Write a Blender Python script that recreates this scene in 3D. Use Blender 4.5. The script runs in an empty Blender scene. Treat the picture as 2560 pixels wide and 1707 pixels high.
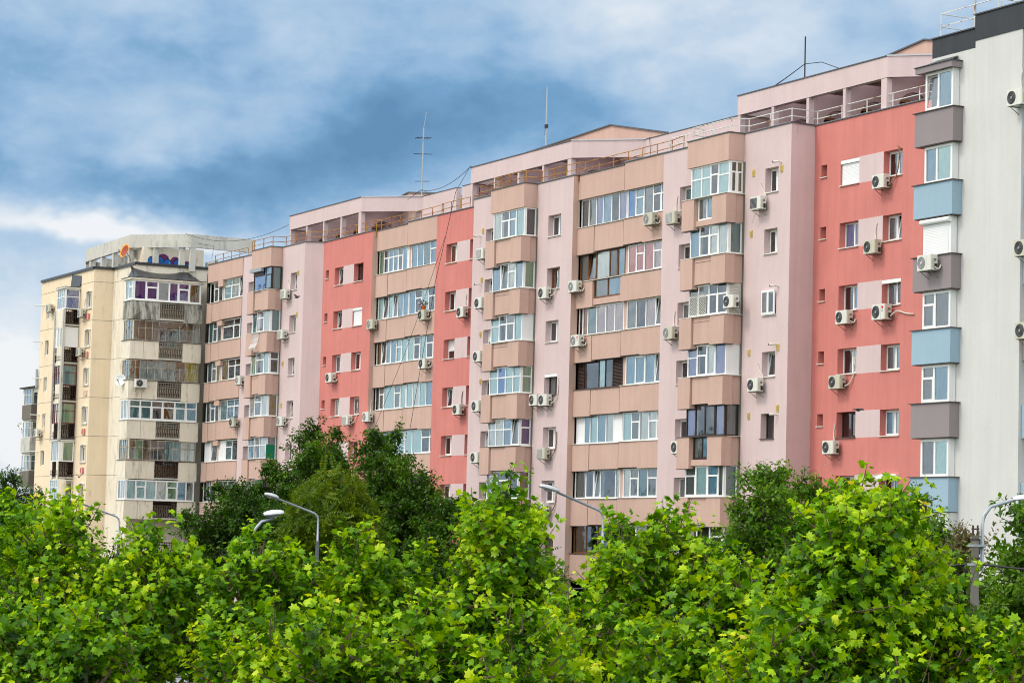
import bpy, math, random
import numpy as np
from mathutils import Vector, Matrix
C = bpy.context.scene.collection
sc = bpy.context.scene
R_ = math.radians

# ------------------------------------------------------------------ helpers
class NT:
    def __init__(s, nt): s.nt = nt
    def n(s, t, **k):
        o = s.nt.nodes.new(t)
        for a, b in k.items(): setattr(o, a, b)
        return o
    def set(s, inp, v):
        if hasattr(v, 'is_output') or isinstance(v, bpy.types.NodeSocket): s.nt.links.new(v, inp)
        else: inp.default_value = v
    def math(s, op, a, b=0.0, c=0.0, clamp=False):
        o = s.n('ShaderNodeMath', operation=op); o.use_clamp = clamp
        for i, v in enumerate((a, b, c)): s.set(o.inputs[i], v)
        return o.outputs[0]
    def vmath(s, op, a, b=(0, 0, 0)):
        o = s.n('ShaderNodeVectorMath', operation=op)
        s.set(o.inputs[0], a); s.set(o.inputs[1], b)
        return o.outputs['Value'] if op == 'DOT_PRODUCT' else o.outputs[0]
    def noise(s, vec, scale, detail=3, rough=.55, dist=0):
        o = s.n('ShaderNodeTexNoise'); s.set(o.inputs['Vector'], vec)
        o.inputs['Scale'].default_value = scale; o.inputs['Detail'].default_value = detail
        o.inputs['Roughness'].default_value = rough; o.inputs['Distortion'].default_value = dist
        return o.outputs[0]
    def ramp(s, fac, stops, interp='LINEAR'):
        o = s.n('ShaderNodeValToRGB'); o.color_ramp.interpolation = interp
        s.set(o.inputs[0], fac); e = o.color_ramp.elements
        while len(e) < len(stops): e.new(.5)
        for i, (p, c) in enumerate(stops): e[i].position = p; e[i].color = (*c, 1)
        return o.outputs[0]
    def mix(s, fac, a, b, blend='MIX'):
        o = s.n('ShaderNodeMix', data_type='RGBA', blend_type=blend)
        s.set(o.inputs[0], fac)
        for i, v in ((6, a), (7, b)):
            if isinstance(v, tuple): v = (*v, 1) if len(v) == 3 else v
            s.set(o.inputs[i], v)
        return o.outputs[2]

def newmat(name):
    m = bpy.data.materials.new(name); m.use_nodes = True
    nt = m.node_tree; nt.nodes.clear()
    t = NT(nt); out = t.n('ShaderNodeOutputMaterial')
    return m, t, out

def M_plain(name, col, rough=.6, spec=.3, metal=0, var=.0, vscale=4):
    m, t, out = newmat(name)
    b = t.n('ShaderNodeBsdfPrincipled')
    b.inputs['Roughness'].default_value = rough
    b.inputs['Specular IOR Level'].default_value = spec
    b.inputs['Metallic'].default_value = metal
    if var:
        g = t.n('ShaderNodeNewGeometry')
        f = t.noise(g.outputs['Position'], vscale, 4)
        f = t.math('MULTIPLY_ADD', f, 2 * var, 1 - var)
        t.set(b.inputs['Base Color'], t.mix(1., (*col, 1), f, 'MULTIPLY'))
    else: b.inputs['Base Color'].default_value = (*col, 1)
    t.nt.links.new(b.outputs[0], out.inputs[0]); return m

def M_stucco(name, col, blot=.10, streak=.06, stain=None, stain_amt=0., bump=.25, rough=.9):
    m, t, out = newmat(name)
    b = t.n('ShaderNodeBsdfPrincipled'); b.inputs['Roughness'].default_value = rough
    b.inputs['Specular IOR Level'].default_value = .15
    g = t.n('ShaderNodeNewGeometry'); pos = g.outputs['Position']
    f1 = t.noise(pos, .55, 5, .6)
    st = t.vmath('MULTIPLY', pos, (2.6, 2.6, .16))
    f2 = t.noise(st, 1., 4, .65)
    f3 = t.noise(pos, 7., 3, .6)
    f = t.math('MULTIPLY_ADD', t.math('SUBTRACT', f1, .5), 2 * blot, 1.)
    f = t.math('ADD', f, t.math('MULTIPLY', t.math('SUBTRACT', f2, .5), 2 * streak))
    f = t.math('ADD', f, t.math('MULTIPLY', t.math('SUBTRACT', f3, .5), .07))
    c = t.mix(1., (*col, 1), f, 'MULTIPLY')
    if stain:
        st2 = t.vmath('MULTIPLY', pos, (2.3, 2.3, .6))
        s = t.noise(st2, 1.3, 6, .7)
        s = t.math('MULTIPLY', t.math('SUBTRACT', s, .62 - stain_amt * .22), 4.5, clamp=True)
        c = t.mix(t.math('MULTIPLY', s, min(1, .55 + stain_amt * .4)), c, stain)
    t.set(b.inputs['Base Color'], c)
    bp = t.n('ShaderNodeBump'); bp.inputs['Strength'].default_value = bump; bp.inputs['Distance'].default_value = .02
    t.set(bp.inputs['Height'], t.noise(pos, 14., 4, .7)); t.nt.links.new(bp.outputs[0], b.inputs['Normal'])
    t.nt.links.new(b.outputs[0], out.inputs[0]); return m

def M_curtain(name, col, amp=.5):
    m, t, out = newmat(name)
    b = t.n('ShaderNodeBsdfPrincipled'); b.inputs['Roughness'].default_value = .9
    b.inputs['Specular IOR Level'].default_value = .05
    b.inputs['Base Color'].default_value = (*col, 1)
    g = t.n('ShaderNodeNewGeometry')
    v = t.vmath('MULTIPLY', g.outputs['Position'], (9., 9., .5))
    bp = t.n('ShaderNodeBump'); bp.inputs['Strength'].default_value = amp; bp.inputs['Distance'].default_value = .12
    t.set(bp.inputs['Height'], t.noise(v, 1., 2)); t.nt.links.new(bp.outputs[0], b.inputs['Normal'])
    t.nt.links.new(b.outputs[0], out.inputs[0]); return m

def M_glass():
    m, t, out = newmat('window_glass')
    gl = t.n('ShaderNodeBsdfGlossy'); gl.inputs['Roughness'].default_value = .02
    gl.inputs['Color'].default_value = (.92, .97, 1, 1)
    tr = t.n('ShaderNodeBsdfTransparent'); tr.inputs['Color'].default_value = (.93, .97, .965, 1)
    g = t.n('ShaderNodeNewGeometry')
    bp = t.n('ShaderNodeBump'); bp.inputs['Strength'].default_value = .12; bp.inputs['Distance'].default_value = .3
    t.set(bp.inputs['Height'], t.noise(g.outputs['Position'], .9, 1))
    t.nt.links.new(bp.outputs[0], gl.inputs['Normal'])
    fr = t.n('ShaderNodeFresnel'); fr.inputs['IOR'].default_value = 1.62
    f = t.math('MULTIPLY_ADD', fr.outputs[0], 1.6, .05, clamp=True)
    mx = t.n('ShaderNodeMixShader'); t.set(mx.inputs[0], f)
    t.nt.links.new(tr.outputs[0], mx.inputs[1]); t.nt.links.new(gl.outputs[0], mx.inputs[2])
    t.nt.links.new(mx.outputs[0], out.inputs[0]); return m

def M_leaf(name, stops, trans, tfac=.38, gloss=.06, rough=.42, clump=(.8, 1.25), lift=.005):
    m, t, out = newmat(name)
    g = t.n('ShaderNodeNewGeometry'); rnd = g.outputs['Random Per Island']
    n = t.noise(g.outputs['Position'], clump[0], 2)
    ag = t.n('ShaderNodeAttribute', attribute_name='tip_light').outputs['Fac']      # young tips paler; lit tips against dark gaps also put into the colour
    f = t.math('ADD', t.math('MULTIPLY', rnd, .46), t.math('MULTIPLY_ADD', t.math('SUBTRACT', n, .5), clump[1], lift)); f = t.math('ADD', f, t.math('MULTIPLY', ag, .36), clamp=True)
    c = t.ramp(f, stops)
    d = t.n('ShaderNodeBsdfDiffuse'); t.set(d.inputs[0], c)
    tl = t.n('ShaderNodeBsdfTranslucent'); t.set(tl.inputs[0], t.mix(1., c, trans, 'MULTIPLY'))
    mx = t.n('ShaderNodeMixShader'); mx.inputs[0].default_value = tfac
    t.nt.links.new(d.outputs[0], mx.inputs[1]); t.nt.links.new(tl.outputs[0], mx.inputs[2])
    gs = t.n('ShaderNodeBsdfGlossy'); gs.inputs['Roughness'].default_value = rough
    m2 = t.n('ShaderNodeMixShader'); m2.inputs[0].default_value = gloss
    t.nt.links.new(mx.outputs[0], m2.inputs[1]); t.nt.links.new(gs.outputs[0], m2.inputs[2])
    t.nt.links.new(m2.outputs[0], out.inputs[0]); return m

def M_rust(name, a, b, bias):
    m, t, out = newmat(name)
    p = t.n('ShaderNodeBsdfPrincipled'); p.inputs['Roughness'].default_value = .75
    g = t.n('ShaderNodeNewGeometry')
    f = t.math('MULTIPLY', t.math('SUBTRACT', t.noise(g.outputs['Position'], 2.2, 4, .65), bias), 8., clamp=True)
    t.set(p.inputs['Base Color'], t.mix(f, a, b))
    t.nt.links.new(p.outputs[0], out.inputs[0]); return m

M = dict(
 pink=M_stucco('pale_pink_stucco', (.60, .475, .475), .10, .11, (.45, .35, .34), .03),
 peach=M_stucco('peach_stucco', (.53, .365, .305), .11, .13, (.36, .25, .20), .04),
 coral=M_stucco('coral_stucco', (.575, .205, .18), .15, .17, (.40, .125, .11), .04),
 mauve=M_stucco('shaded_side_mauve_stucco', (.46, .315, .315), .10, .10),  # deeper pink: shade of the roof terrace recess put into the colour
 grey=M_stucco('light_grey_stucco', (.575, .58, .565), .08, .11, (.42, .42, .40), .04),
 gbox=M_stucco('grey_brown_stucco', (.27, .235, .245), .08, .06),
 bbox=M_stucco('blue_stucco', (.30, .425, .52), .07, .06),
 black=M_stucco('charcoal_stucco', (.055, .06, .068), .25, .2),
 cream=M_stucco('cream_panel_wall', (.79, .645, .465), .10, .09, (.36, .28, .18), .16),
 creamp=M_stucco('pale_cream_panel', (.74, .675, .555), .12, .14, (.28, .23, .16), .42),
 conc=M_stucco('weathered_concrete', (.54, .53, .48), .18, .10, (.20, .19, .15), .5),
 concd=M_stucco('stained_concrete', (.46, .45, .40), .25, .35, (.08, .08, .06), 1.0),
 dconc=M_stucco('dark_stained_concrete', (.17, .15, .13), .25, .3),
 roof=M_plain('bitumen_roof', (.07, .07, .075), .9),
 flash=M_plain('dark_metal_flashing', (.07, .075, .085), .45, .5),
 flashl=M_plain('zinc_flashing', (.45, .48, .52), .4, .5),
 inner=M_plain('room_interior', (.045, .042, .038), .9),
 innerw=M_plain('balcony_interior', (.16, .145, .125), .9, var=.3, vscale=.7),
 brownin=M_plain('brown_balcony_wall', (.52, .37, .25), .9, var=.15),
 upvc=M_plain('white_upvc', (.80, .81, .80), .35, .4),
 offw=M_plain('offwhite_paint', (.62, .60, .54), .6),
 brown=M_plain('brown_window_frame', (.16, .065, .02), .4, .4),
 dbrown=M_plain('dark_brown_frame', (.03, .018, .015), .4, .4),
 rmet=M_rust('rusty_glazing_bars', (.40, .37, .30), (.20, .09, .04), .5),
 redmet=M_plain('dark_red_glazing_bars', (.16, .04, .035), .6),
 alu=M_plain('aluminium', (.55, .56, .57), .4, .5, .3),
 panelw=M_plain('white_infill_panel', (.78, .79, .80), .45, var=.03),
 louv=M_plain('brown_louvre', (.055, .032, .026), .5),
 sillw=M_plain('pale_sill', (.66, .64, .58), .5),
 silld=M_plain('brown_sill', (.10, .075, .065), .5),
 white=M_plain('ac_casing', (.66, .66, .60), .45, .4, var=.06),
 cream2=M_plain('ac_casing_yellowed', (.52, .50, .40), .5, .3, var=.08),
 fan=M_plain('fan_grille_black', (.022, .024, .026), .5),
 fanl=M_plain('fan_grille_grey', (.28, .29, .29), .5),
 brk=M_plain('steel_bracket', (.20, .19, .17), .5),
 hose=M_plain('pipe_insulation', (.62, .58, .50), .7),
 hosed=M_plain('pipe_dark', (.22, .17, .11), .7),
 red=M_plain('red_badge', (.70, .02, .07), .4),
 greyt=M_plain('grey_lettering', (.25, .28, .32), .5),
 rust=M_rust('rusty_railing_paint', (.42, .20, .03), (.20, .05, .012), .47),
 rustw=M_rust('white_rusting_railing', (.62, .62, .58), (.25, .11, .05), .55),
 iron=M_plain('black_iron', (.035, .027, .024), .6),
 grille=M_stucco('cast_baluster', (.27, .245, .20), .3, .3),
 grilld=M_stucco('dark_cast_baluster', (.04, .022, .018), .3, .2),
 yell=M_plain('yellow_vent', (.60, .46, .15), .6),
 yelld=M_plain('yellow_vent_slots', (.46, .33, .10), .6),
 orange=M_plain('orange_dish', (.85, .30, .008), .5), maroon=M_plain('maroon_dish_face', (.30, .05, .012), .5),
 dish=M_plain('white_dish', (.68, .70, .70), .4),
 tarp=M_plain('black_tarp', (.02, .021, .024), .35, .5),
 cable=M_plain('black_cable', (.02, .02, .022), .6),
 galv=M_plain('galvanised_steel', (.33, .37, .40), .42, .5, .35),
 lamp=M_plain('lamp_head_grey', (.50, .52, .53), .4, .5),
 lampw=M_plain('lamp_head_white', (.68, .70, .73), .35, .5),
 lens=M_plain('lamp_lens', (.30, .31, .32), .15, .6),
 pole=M_stucco('concrete_pole', (.36, .34, .30), .15, .1),
 wood=M_plain('weathered_iron_cap', (.06, .045, .04), .8),
 bark=M_stucco('bark', (.13, .095, .065), .3, .2),
 barkd=M_plain('dark_bark', (.05, .038, .028), .9, var=.2),
 asph=M_stucco('asphalt', (.055, .055, .056), .2, .05), pave=M_stucco('paving', (.22, .21, .20), .15, .05),
 grass=M_plain('grass_ground', (.05, .085, .02), .95, var=.35, vscale=1.2),
 gblue=M_plain('graffiti_blue', (.01, .12, .42), .5), gsky=M_plain('graffiti_light_blue', (.08, .38, .72), .5),
 gpur=M_plain('graffiti_purple', (.15, .02, .13), .5), gblk=M_plain('graffiti_black', (.012, .012, .016), .5),
 ggrn=M_plain('graffiti_green', (.01, .20, .10), .5),
 deco=M_plain('faded_red_relief', (.52, .15, .14), .8, var=.2, vscale=8), decol=M_plain('pale_relief', (.68, .50, .40), .8),
 terra=M_plain('terracotta', (.50, .11, .03), .7),
 petal=M_plain('pink_petals', (.55, .12, .38), .6), petalw=M_plain('white_petals', (.75, .72, .75), .6),
 plant=M_plain('potted_leaves', (.04, .13, .02), .6),
 carw=M_plain('white_car_paint', (.75, .76, .77), .25, .6), carg=M_plain('silver_car_paint', (.35, .37, .40), .25, .6, .4),
 carb=M_plain('blue_car_paint', (.01, .04, .25), .25, .6), tyre=M_plain('tyre', (.02, .02, .02), .8),
 cglass=M_plain('car_glass', (.02, .025, .03), .08, .8), tail=M_plain('tail_light', (.6, .01, .015), .25, .5),
 bird=M_plain('pigeon_feathers', (.10, .10, .115), .7, var=.2, vscale=20), birdw=M_plain('pigeon_light', (.30, .31, .34), .7),
 lattice=M_plain('white_lattice', (.62, .60, .54), .5), net=M_plain('green_net', (.0, .16, .075), .7),
)
CURT = {k: M_curtain('curtain_' + n, c) for k, n, c in (
 ('c', 'aqua_white', (.66, .86, .86)), ('w', 'white', (.88, .88, .84)), ('g', 'grey', (.30, .31, .31)),
 ('b', 'blue', (.06, .32, .75)), ('v', 'violet', (.36, .38, .64)), ('r', 'coral', (.85, .25, .20)), ('m', 'wine', (.24, .04, .06)),
 ('y', 'yellow', (.62, .48, .05)), ('e', 'pale_green', (.36, .50, .30)), ('p', 'purple', (.15, .02, .28)), ('n', 'brown', (.33, .17, .06)),
 ('l', 'blush', (.74, .58, .57)), ('t', 'teal', (.20, .36, .37)), ('s', 'sky_blue', (.33, .54, .68)), ('o', 'ochre', (.40, .25, .05)), ('a', 'lace', (.50, .54, .52)))}
GLASS = M_glass()

class MB:
    def __init__(s): s.v = []; s.f = []; s.m = []; s.mats = []
    def mi(s, m):
        if isinstance(m, str): m = M[m]
        if m not in s.mats: s.mats.append(m)
        return s.mats.index(m)
    def face(s, pts, m):
        i = len(s.v); s.v += [tuple(p) for p in pts]; s.f.append(tuple(range(i, i + len(pts)))); s.m.append(s.mi(m))
    def box(s, x0, x1, y0, y1, z0, z1, m):
        i = len(s.v); k = s.mi(m)
        s.v += [(x, y, z) for z in (z0, z1) for x, y in ((x0, y0), (x1, y0), (x1, y1), (x0, y1))]
        for q in ((3, 2, 1, 0), (4, 5, 6, 7), (0, 1, 5, 4), (1, 2, 6, 5), (2, 3, 7, 6), (3, 0, 4, 7)):
            s.f.append(tuple(i + a for a in q)); s.m.append(k)
    def bar(s, p, q, A, wa, B, wb, m):          # box along p-q, half sizes wa along A and wb along B
        p, q, A, B = map(Vector, (p, q, A, B)); i = len(s.v); k = s.mi(m)
        for e in (p, q):
            for a, b in ((-1, -1), (1, -1), (1, 1), (-1, 1)): s.v.append(tuple(e + A * wa * a + B * wb * b))
        for f in ((3, 2, 1, 0), (4, 5, 6, 7), (0, 1, 5, 4), (1, 2, 6, 5), (2, 3, 7, 6), (3, 0, 4, 7)):
            s.f.append(tuple(i + a for a in f)); s.m.append(k)
    def tube(s, pts, r, m, n=6, cap=True):
        pts = [Vector(p) for p in pts]; k = s.mi(m); rs = r if isinstance(r, (list, tuple)) else [r] * len(pts)
        i0 = len(s.v); up = Vector((0, 0, 1))
        for j, p in enumerate(pts):
            d = (pts[min(j + 1, len(pts) - 1)] - pts[max(j - 1, 0)])
            if d.length < 1e-9: d = Vector((0, 0, 1))
            d.normalize(); a = d.cross(up)
            if a.length < .05: a = d.cross(Vector((1, 0, 0)))
            a.normalize(); b = d.cross(a)
            for t in range(n):
                w = 2 * math.pi * t / n; s.v.append(tuple(p + (a * math.cos(w) + b * math.sin(w)) * rs[j]))
        for j in range(len(pts) - 1):
            for t in range(n):
                u = (t + 1) % n; s.f.append((i0 + j * n + t, i0 + j * n + u, i0 + (j + 1) * n + u, i0 + (j + 1) * n + t)); s.m.append(k)
        if cap:
            s.f.append(tuple(i0 + t for t in range(n))); s.m.append(k)
            s.f.append(tuple(i0 + (len(pts) - 1) * n + t for t in reversed(range(n)))); s.m.append(k)
    def prism(s, poly, z0, z1, m, mtop=None):   # poly in xy, counter-clockwise
        n = len(poly)
        for i in range(n):
            a, b = poly[i], poly[(i + 1) % n]
            s.face([(*a, z0), (*b, z0), (*b, z1), (*a, z1)], m)
        s.face([(*p, z1) for p in poly], mtop or m); s.face([(*p, z0) for p in reversed(poly)], m)
    def lathe(s, prof, c, ax, m, n=16):         # prof: (r, h) along axis ax from c
        c, ax = Vector(c), Vector(ax).normalized(); a = ax.orthogonal().normalized(); b = ax.cross(a); k = s.mi(m); i0 = len(s.v)
        for r, h in prof:
            for t in range(n):
                w = 2 * math.pi * t / n; s.v.append(tuple(c + ax * h + (a * math.cos(w) + b * math.sin(w)) * r))
        for j in range(len(prof) - 1):
            for t in range(n):
                u = (t + 1) % n; s.f.append((i0 + j * n + t, i0 + j * n + u, i0 + (j + 1) * n + u, i0 + (j + 1) * n + t)); s.m.append(k)
    def build(s, name, parent=None, smooth=False):
        me = bpy.data.meshes.new(name); off = WLOC.get(parent.name, Vector()) if parent else Vector()
        me.from_pydata([tuple(Vector(v) - off) for v in s.v], [], s.f)
        for m in s.mats: me.materials.append(m)
        me.polygons.foreach_set('material_index', s.m)
        if smooth: me.polygons.foreach_set('use_smooth', [True] * len(s.f))
        me.update(); o = bpy.data.objects.new(name, me); C.objects.link(o)
        if parent: o.parent = parent; WLOC[o.name] = off
        return o
WLOC = {}
def thing(name, loc, label, cat, group=None, rz=0):
    o = bpy.data.objects.new(name, None); C.objects.link(o); o.location = loc; o.rotation_euler = (0, 0, rz)
    o['label'] = label; o['category'] = cat; WLOC[o.name] = Vector(loc) if rz == 0 else Vector()
    if group: o['group'] = group
    return o
def tag(o, label, cat, group=None):
    o['label'] = label; o['category'] = cat
    if group: o['group'] = group
    return o
def struct(o): o['kind'] = 'structure'; return o

# ------------------------------------------------------------------ camera
yaw, pitch, roll = 1.0947, .0804, .0268
f_ = Vector((-math.sin(yaw) * math.cos(pitch), math.cos(yaw) * math.cos(pitch), math.sin(pitch)))
r_ = Vector((math.cos(yaw), math.sin(yaw), 0)); u_ = r_.cross(f_)
rr = r_ * math.cos(roll) + u_ * math.sin(roll); uu = u_ * math.cos(roll) - r_ * math.sin(roll)
cam = bpy.data.cameras.new('camera'); co = bpy.data.objects.new('camera', cam); C.objects.link(co)
mw = Matrix((rr, uu, -f_)).transposed().to_4x4(); mw.translation = Vector((0, -63.18, 7.5)); co.matrix_world = mw
cam.sensor_width = 36; cam.lens = 6366.7 / 2560 * 36; cam.clip_end = 5000; cam.clip_start = 1
sc.camera = co

# ------------------------------------------------------------------ sky and sun
SUN = Vector((-.12, -.62, .76)).normalized(); BRIGHT = Vector((.38, -.52, .75)).normalized()
def make_world():
    w = bpy.data.worlds.new('World'); sc.world = w; w.use_nodes = True
    nt = w.node_tree; nt.nodes.clear(); t = NT(nt)
    out = t.n('ShaderNodeOutputWorld'); bg = t.n('ShaderNodeBackground'); bg.inputs[1].default_value = .1
    sky = t.n('ShaderNodeTexSky', sky_type='NISHITA'); sky.sun_disc = False
    sky.sun_elevation = math.asin(SUN.z); sky.sun_rotation = math.atan2(SUN.x, SUN.y)
    d = t.n('ShaderNodeTexCoord').outputs['Generated']
    a = t.vmath('DOT_PRODUCT', d, (.458, .889, 0)); b = t.vmath('DOT_PRODUCT', d, (-.889, .458, 0)); e = t.vmath('DOT_PRODUCT', d, (0, 0, 1))
    P = t.n('ShaderNodeCombineXYZ'); t.set(P.inputs[0], a); t.set(P.inputs[1], b); t.set(P.inputs[2], t.math('MULTIPLY', e, 1.7))
    p = t.vmath('ADD', P.outputs[0], (.37, .21, .55))
    n1 = t.noise(p, 11., 5, .5, .25); n2 = t.noise(p, 34., 5, .55, .2)
    acc = t.math('MULTIPLY_ADD', t.math('SUBTRACT', n1, .5), .95, .46)
    acc = t.math('ADD', acc, t.math('MULTIPLY', t.math('SUBTRACT', n2, .5), .46)); acc = t.math('ADD', acc, t.math('MULTIPLY', t.math('SUBTRACT', t.noise(p, 75., 4, .6), .5), .16))
    wv = t.math('MULTIPLY', t.math('SUBTRACT', t.noise(p, 17., 4, .6), .5), .035); wu = t.math('MULTIPLY', t.math('SUBTRACT', t.noise(p, 8., 3, .5), .5), .12)
    # broad cloud masses: (azimuth offset, elevation, half widths, tilt, strength)
    for u0, v0, su, sv, k, amt in CLOUDS:
        x = t.math('ADD', t.math('SUBTRACT', a, u0), wu); y = t.math('ADD', t.math('SUBTRACT', e, v0), wv)
        y = t.math('SUBTRACT', y, t.math('MULTIPLY', x, k))
        q = t.math('ADD', t.math('POWER', t.math('DIVIDE', x, su), 2.), t.math('POWER', t.math('DIVIDE', y, sv), 2.))
        acc = t.math('ADD', acc, t.math('MULTIPLY', t.math('EXPONENT', t.math('MULTIPLY', q, -1.)), amt))
    acc = t.math('MAXIMUM', t.math('MINIMUM', acc, 1.), 0.)
    col = t.ramp(acc, [(0, (.105, .25, .45)), (.22, (.17, .355, .585)), (.40, (.31, .49, .71)), (.62, (.49, .63, .79)), (.82, (.69, .77, .86)), (1, (.88, .90, .93))])
    # unseen sky behind and above the camera brightened, added as fill for the walls
    s = t.vmath('DOT_PRODUCT', d, tuple(BRIGHT)); br = t.n('ShaderNodeMapRange', interpolation_type='SMOOTHSTEP')
    t.set(br.inputs[0], s)
    for i, v in ((1, -.35), (2, .65), (3, 1.0), (4, SKYB)): br.inputs[i].default_value = v
    wf = t.math('MULTIPLY', t.math('SUBTRACT', br.outputs[0], 1.), .50, clamp=True)
    col = t.mix(wf, col, (.90, .86, .80))
    col = t.mix(1., col, t.math('MULTIPLY', br.outputs[0], 10.), 'MULTIPLY')
    fin = t.mix(.90, sky.outputs[0], col)
    nt.links.new(fin, bg.inputs[0]); nt.links.new(bg.outputs[0], out.inputs[0])
SKYB = 2.5
CLOUDS = [(-.07, .150, .16, .018, .20, -.27), (-.16, .136, .08, .010, .05, -.22), (-.02, .172, .06, .018, .2, -.13), (-.19, .175, .05, .02, 0, -.12), (-.13, .205, .05, .014, -.1, .12),
          (.13, .205, .10, .04, .05, .24), (.02, .215, .06, .016, 0, .10), (-.18, .1215, .055, .0065, 0, .62), (-.145, .117, .03, .005, 0, .3), (-.02, .128, .04, .007, .15, .34),
          (-.21, .06, .035, .042, 0, .75), (-.15, .106, .06, .006, 0, .12), (.08, .165, .05, .015, .15, -.08), (-.78, .16, .34, .16, 0, .34)]  # last mass lies out of view, added for the panes to reflect
make_world()
sl = bpy.data.lights.new('sun', 'SUN'); sl.energy = 1.5; sl.angle = R_(13); sl.color = (1, .90, .76)
so = bpy.data.objects.new('sun', sl); C.objects.link(so); so.rotation_euler = SUN.to_track_quat('Z', 'Y').to_euler()
sc.view_settings.view_transform = 'Standard'; sc.view_settings.look = 'None'
sc.view_settings.exposure = 0.08; sc.view_settings.gamma = 1
sc.cycles.max_bounces = 6; sc.cycles.transparent_max_bounces = 24; sc.cycles.use_denoising = True
sc.cycles.sample_clamp_indirect = 6; sc.cycles.pixel_filter_type = 'BLACKMAN_HARRIS'; sc.cycles.filter_width = 1.05

# ------------------------------------------------------------------ ground
def sheet(name, x0, x1, y0, y1, z, m):
    b = MB(); b.face([(x0, y0, z), (x1, y0, z), (x1, y1, z), (x0, y1, z)], m); return struct(b.build(name))
sheet('ground', -2500, 2500, -2500, 2500, 0, 'grass')
sheet('road', -400, 60, -34.5, -26, .006, 'asph')
sheet('car_park', -190, -2, -62, -38, .006, 'asph')
b = MB(); b.box(-400, 60, -37.8, -34.5, -.2, .12, 'pave'); struct(b.build('pavement'))
b = MB(); b.box(-400, 60, -26, -22, -.2, .12, 'pave'); struct(b.build('pavement'))

# ------------------------------------------------------------------ facade toolkit
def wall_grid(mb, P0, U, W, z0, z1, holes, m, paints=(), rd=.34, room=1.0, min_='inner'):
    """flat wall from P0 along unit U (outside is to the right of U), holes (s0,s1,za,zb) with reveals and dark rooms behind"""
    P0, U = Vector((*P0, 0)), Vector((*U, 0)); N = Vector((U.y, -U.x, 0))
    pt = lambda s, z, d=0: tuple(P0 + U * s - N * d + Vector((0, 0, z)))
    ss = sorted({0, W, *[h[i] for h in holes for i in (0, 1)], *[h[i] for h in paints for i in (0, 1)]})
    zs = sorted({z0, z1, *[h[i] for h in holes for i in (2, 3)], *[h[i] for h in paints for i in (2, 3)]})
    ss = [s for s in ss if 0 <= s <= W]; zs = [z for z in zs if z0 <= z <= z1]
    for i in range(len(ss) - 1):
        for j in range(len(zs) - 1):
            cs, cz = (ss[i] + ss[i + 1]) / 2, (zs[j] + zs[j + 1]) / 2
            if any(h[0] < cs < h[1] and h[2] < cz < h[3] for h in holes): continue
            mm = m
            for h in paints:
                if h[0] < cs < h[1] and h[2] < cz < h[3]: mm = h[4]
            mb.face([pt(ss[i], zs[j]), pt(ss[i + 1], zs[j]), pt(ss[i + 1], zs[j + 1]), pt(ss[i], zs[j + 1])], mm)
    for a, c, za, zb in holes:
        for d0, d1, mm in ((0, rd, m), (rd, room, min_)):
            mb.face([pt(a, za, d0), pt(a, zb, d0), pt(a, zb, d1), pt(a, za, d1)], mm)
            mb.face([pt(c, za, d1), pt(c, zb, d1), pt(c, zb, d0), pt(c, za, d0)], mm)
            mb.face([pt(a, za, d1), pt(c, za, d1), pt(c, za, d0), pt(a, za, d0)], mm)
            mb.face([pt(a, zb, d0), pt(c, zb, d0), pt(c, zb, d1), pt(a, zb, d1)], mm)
        mb.face([pt(a, za, room), pt(c, za, room), pt(c, zb, room), pt(a, zb, room)], min_)

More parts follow.
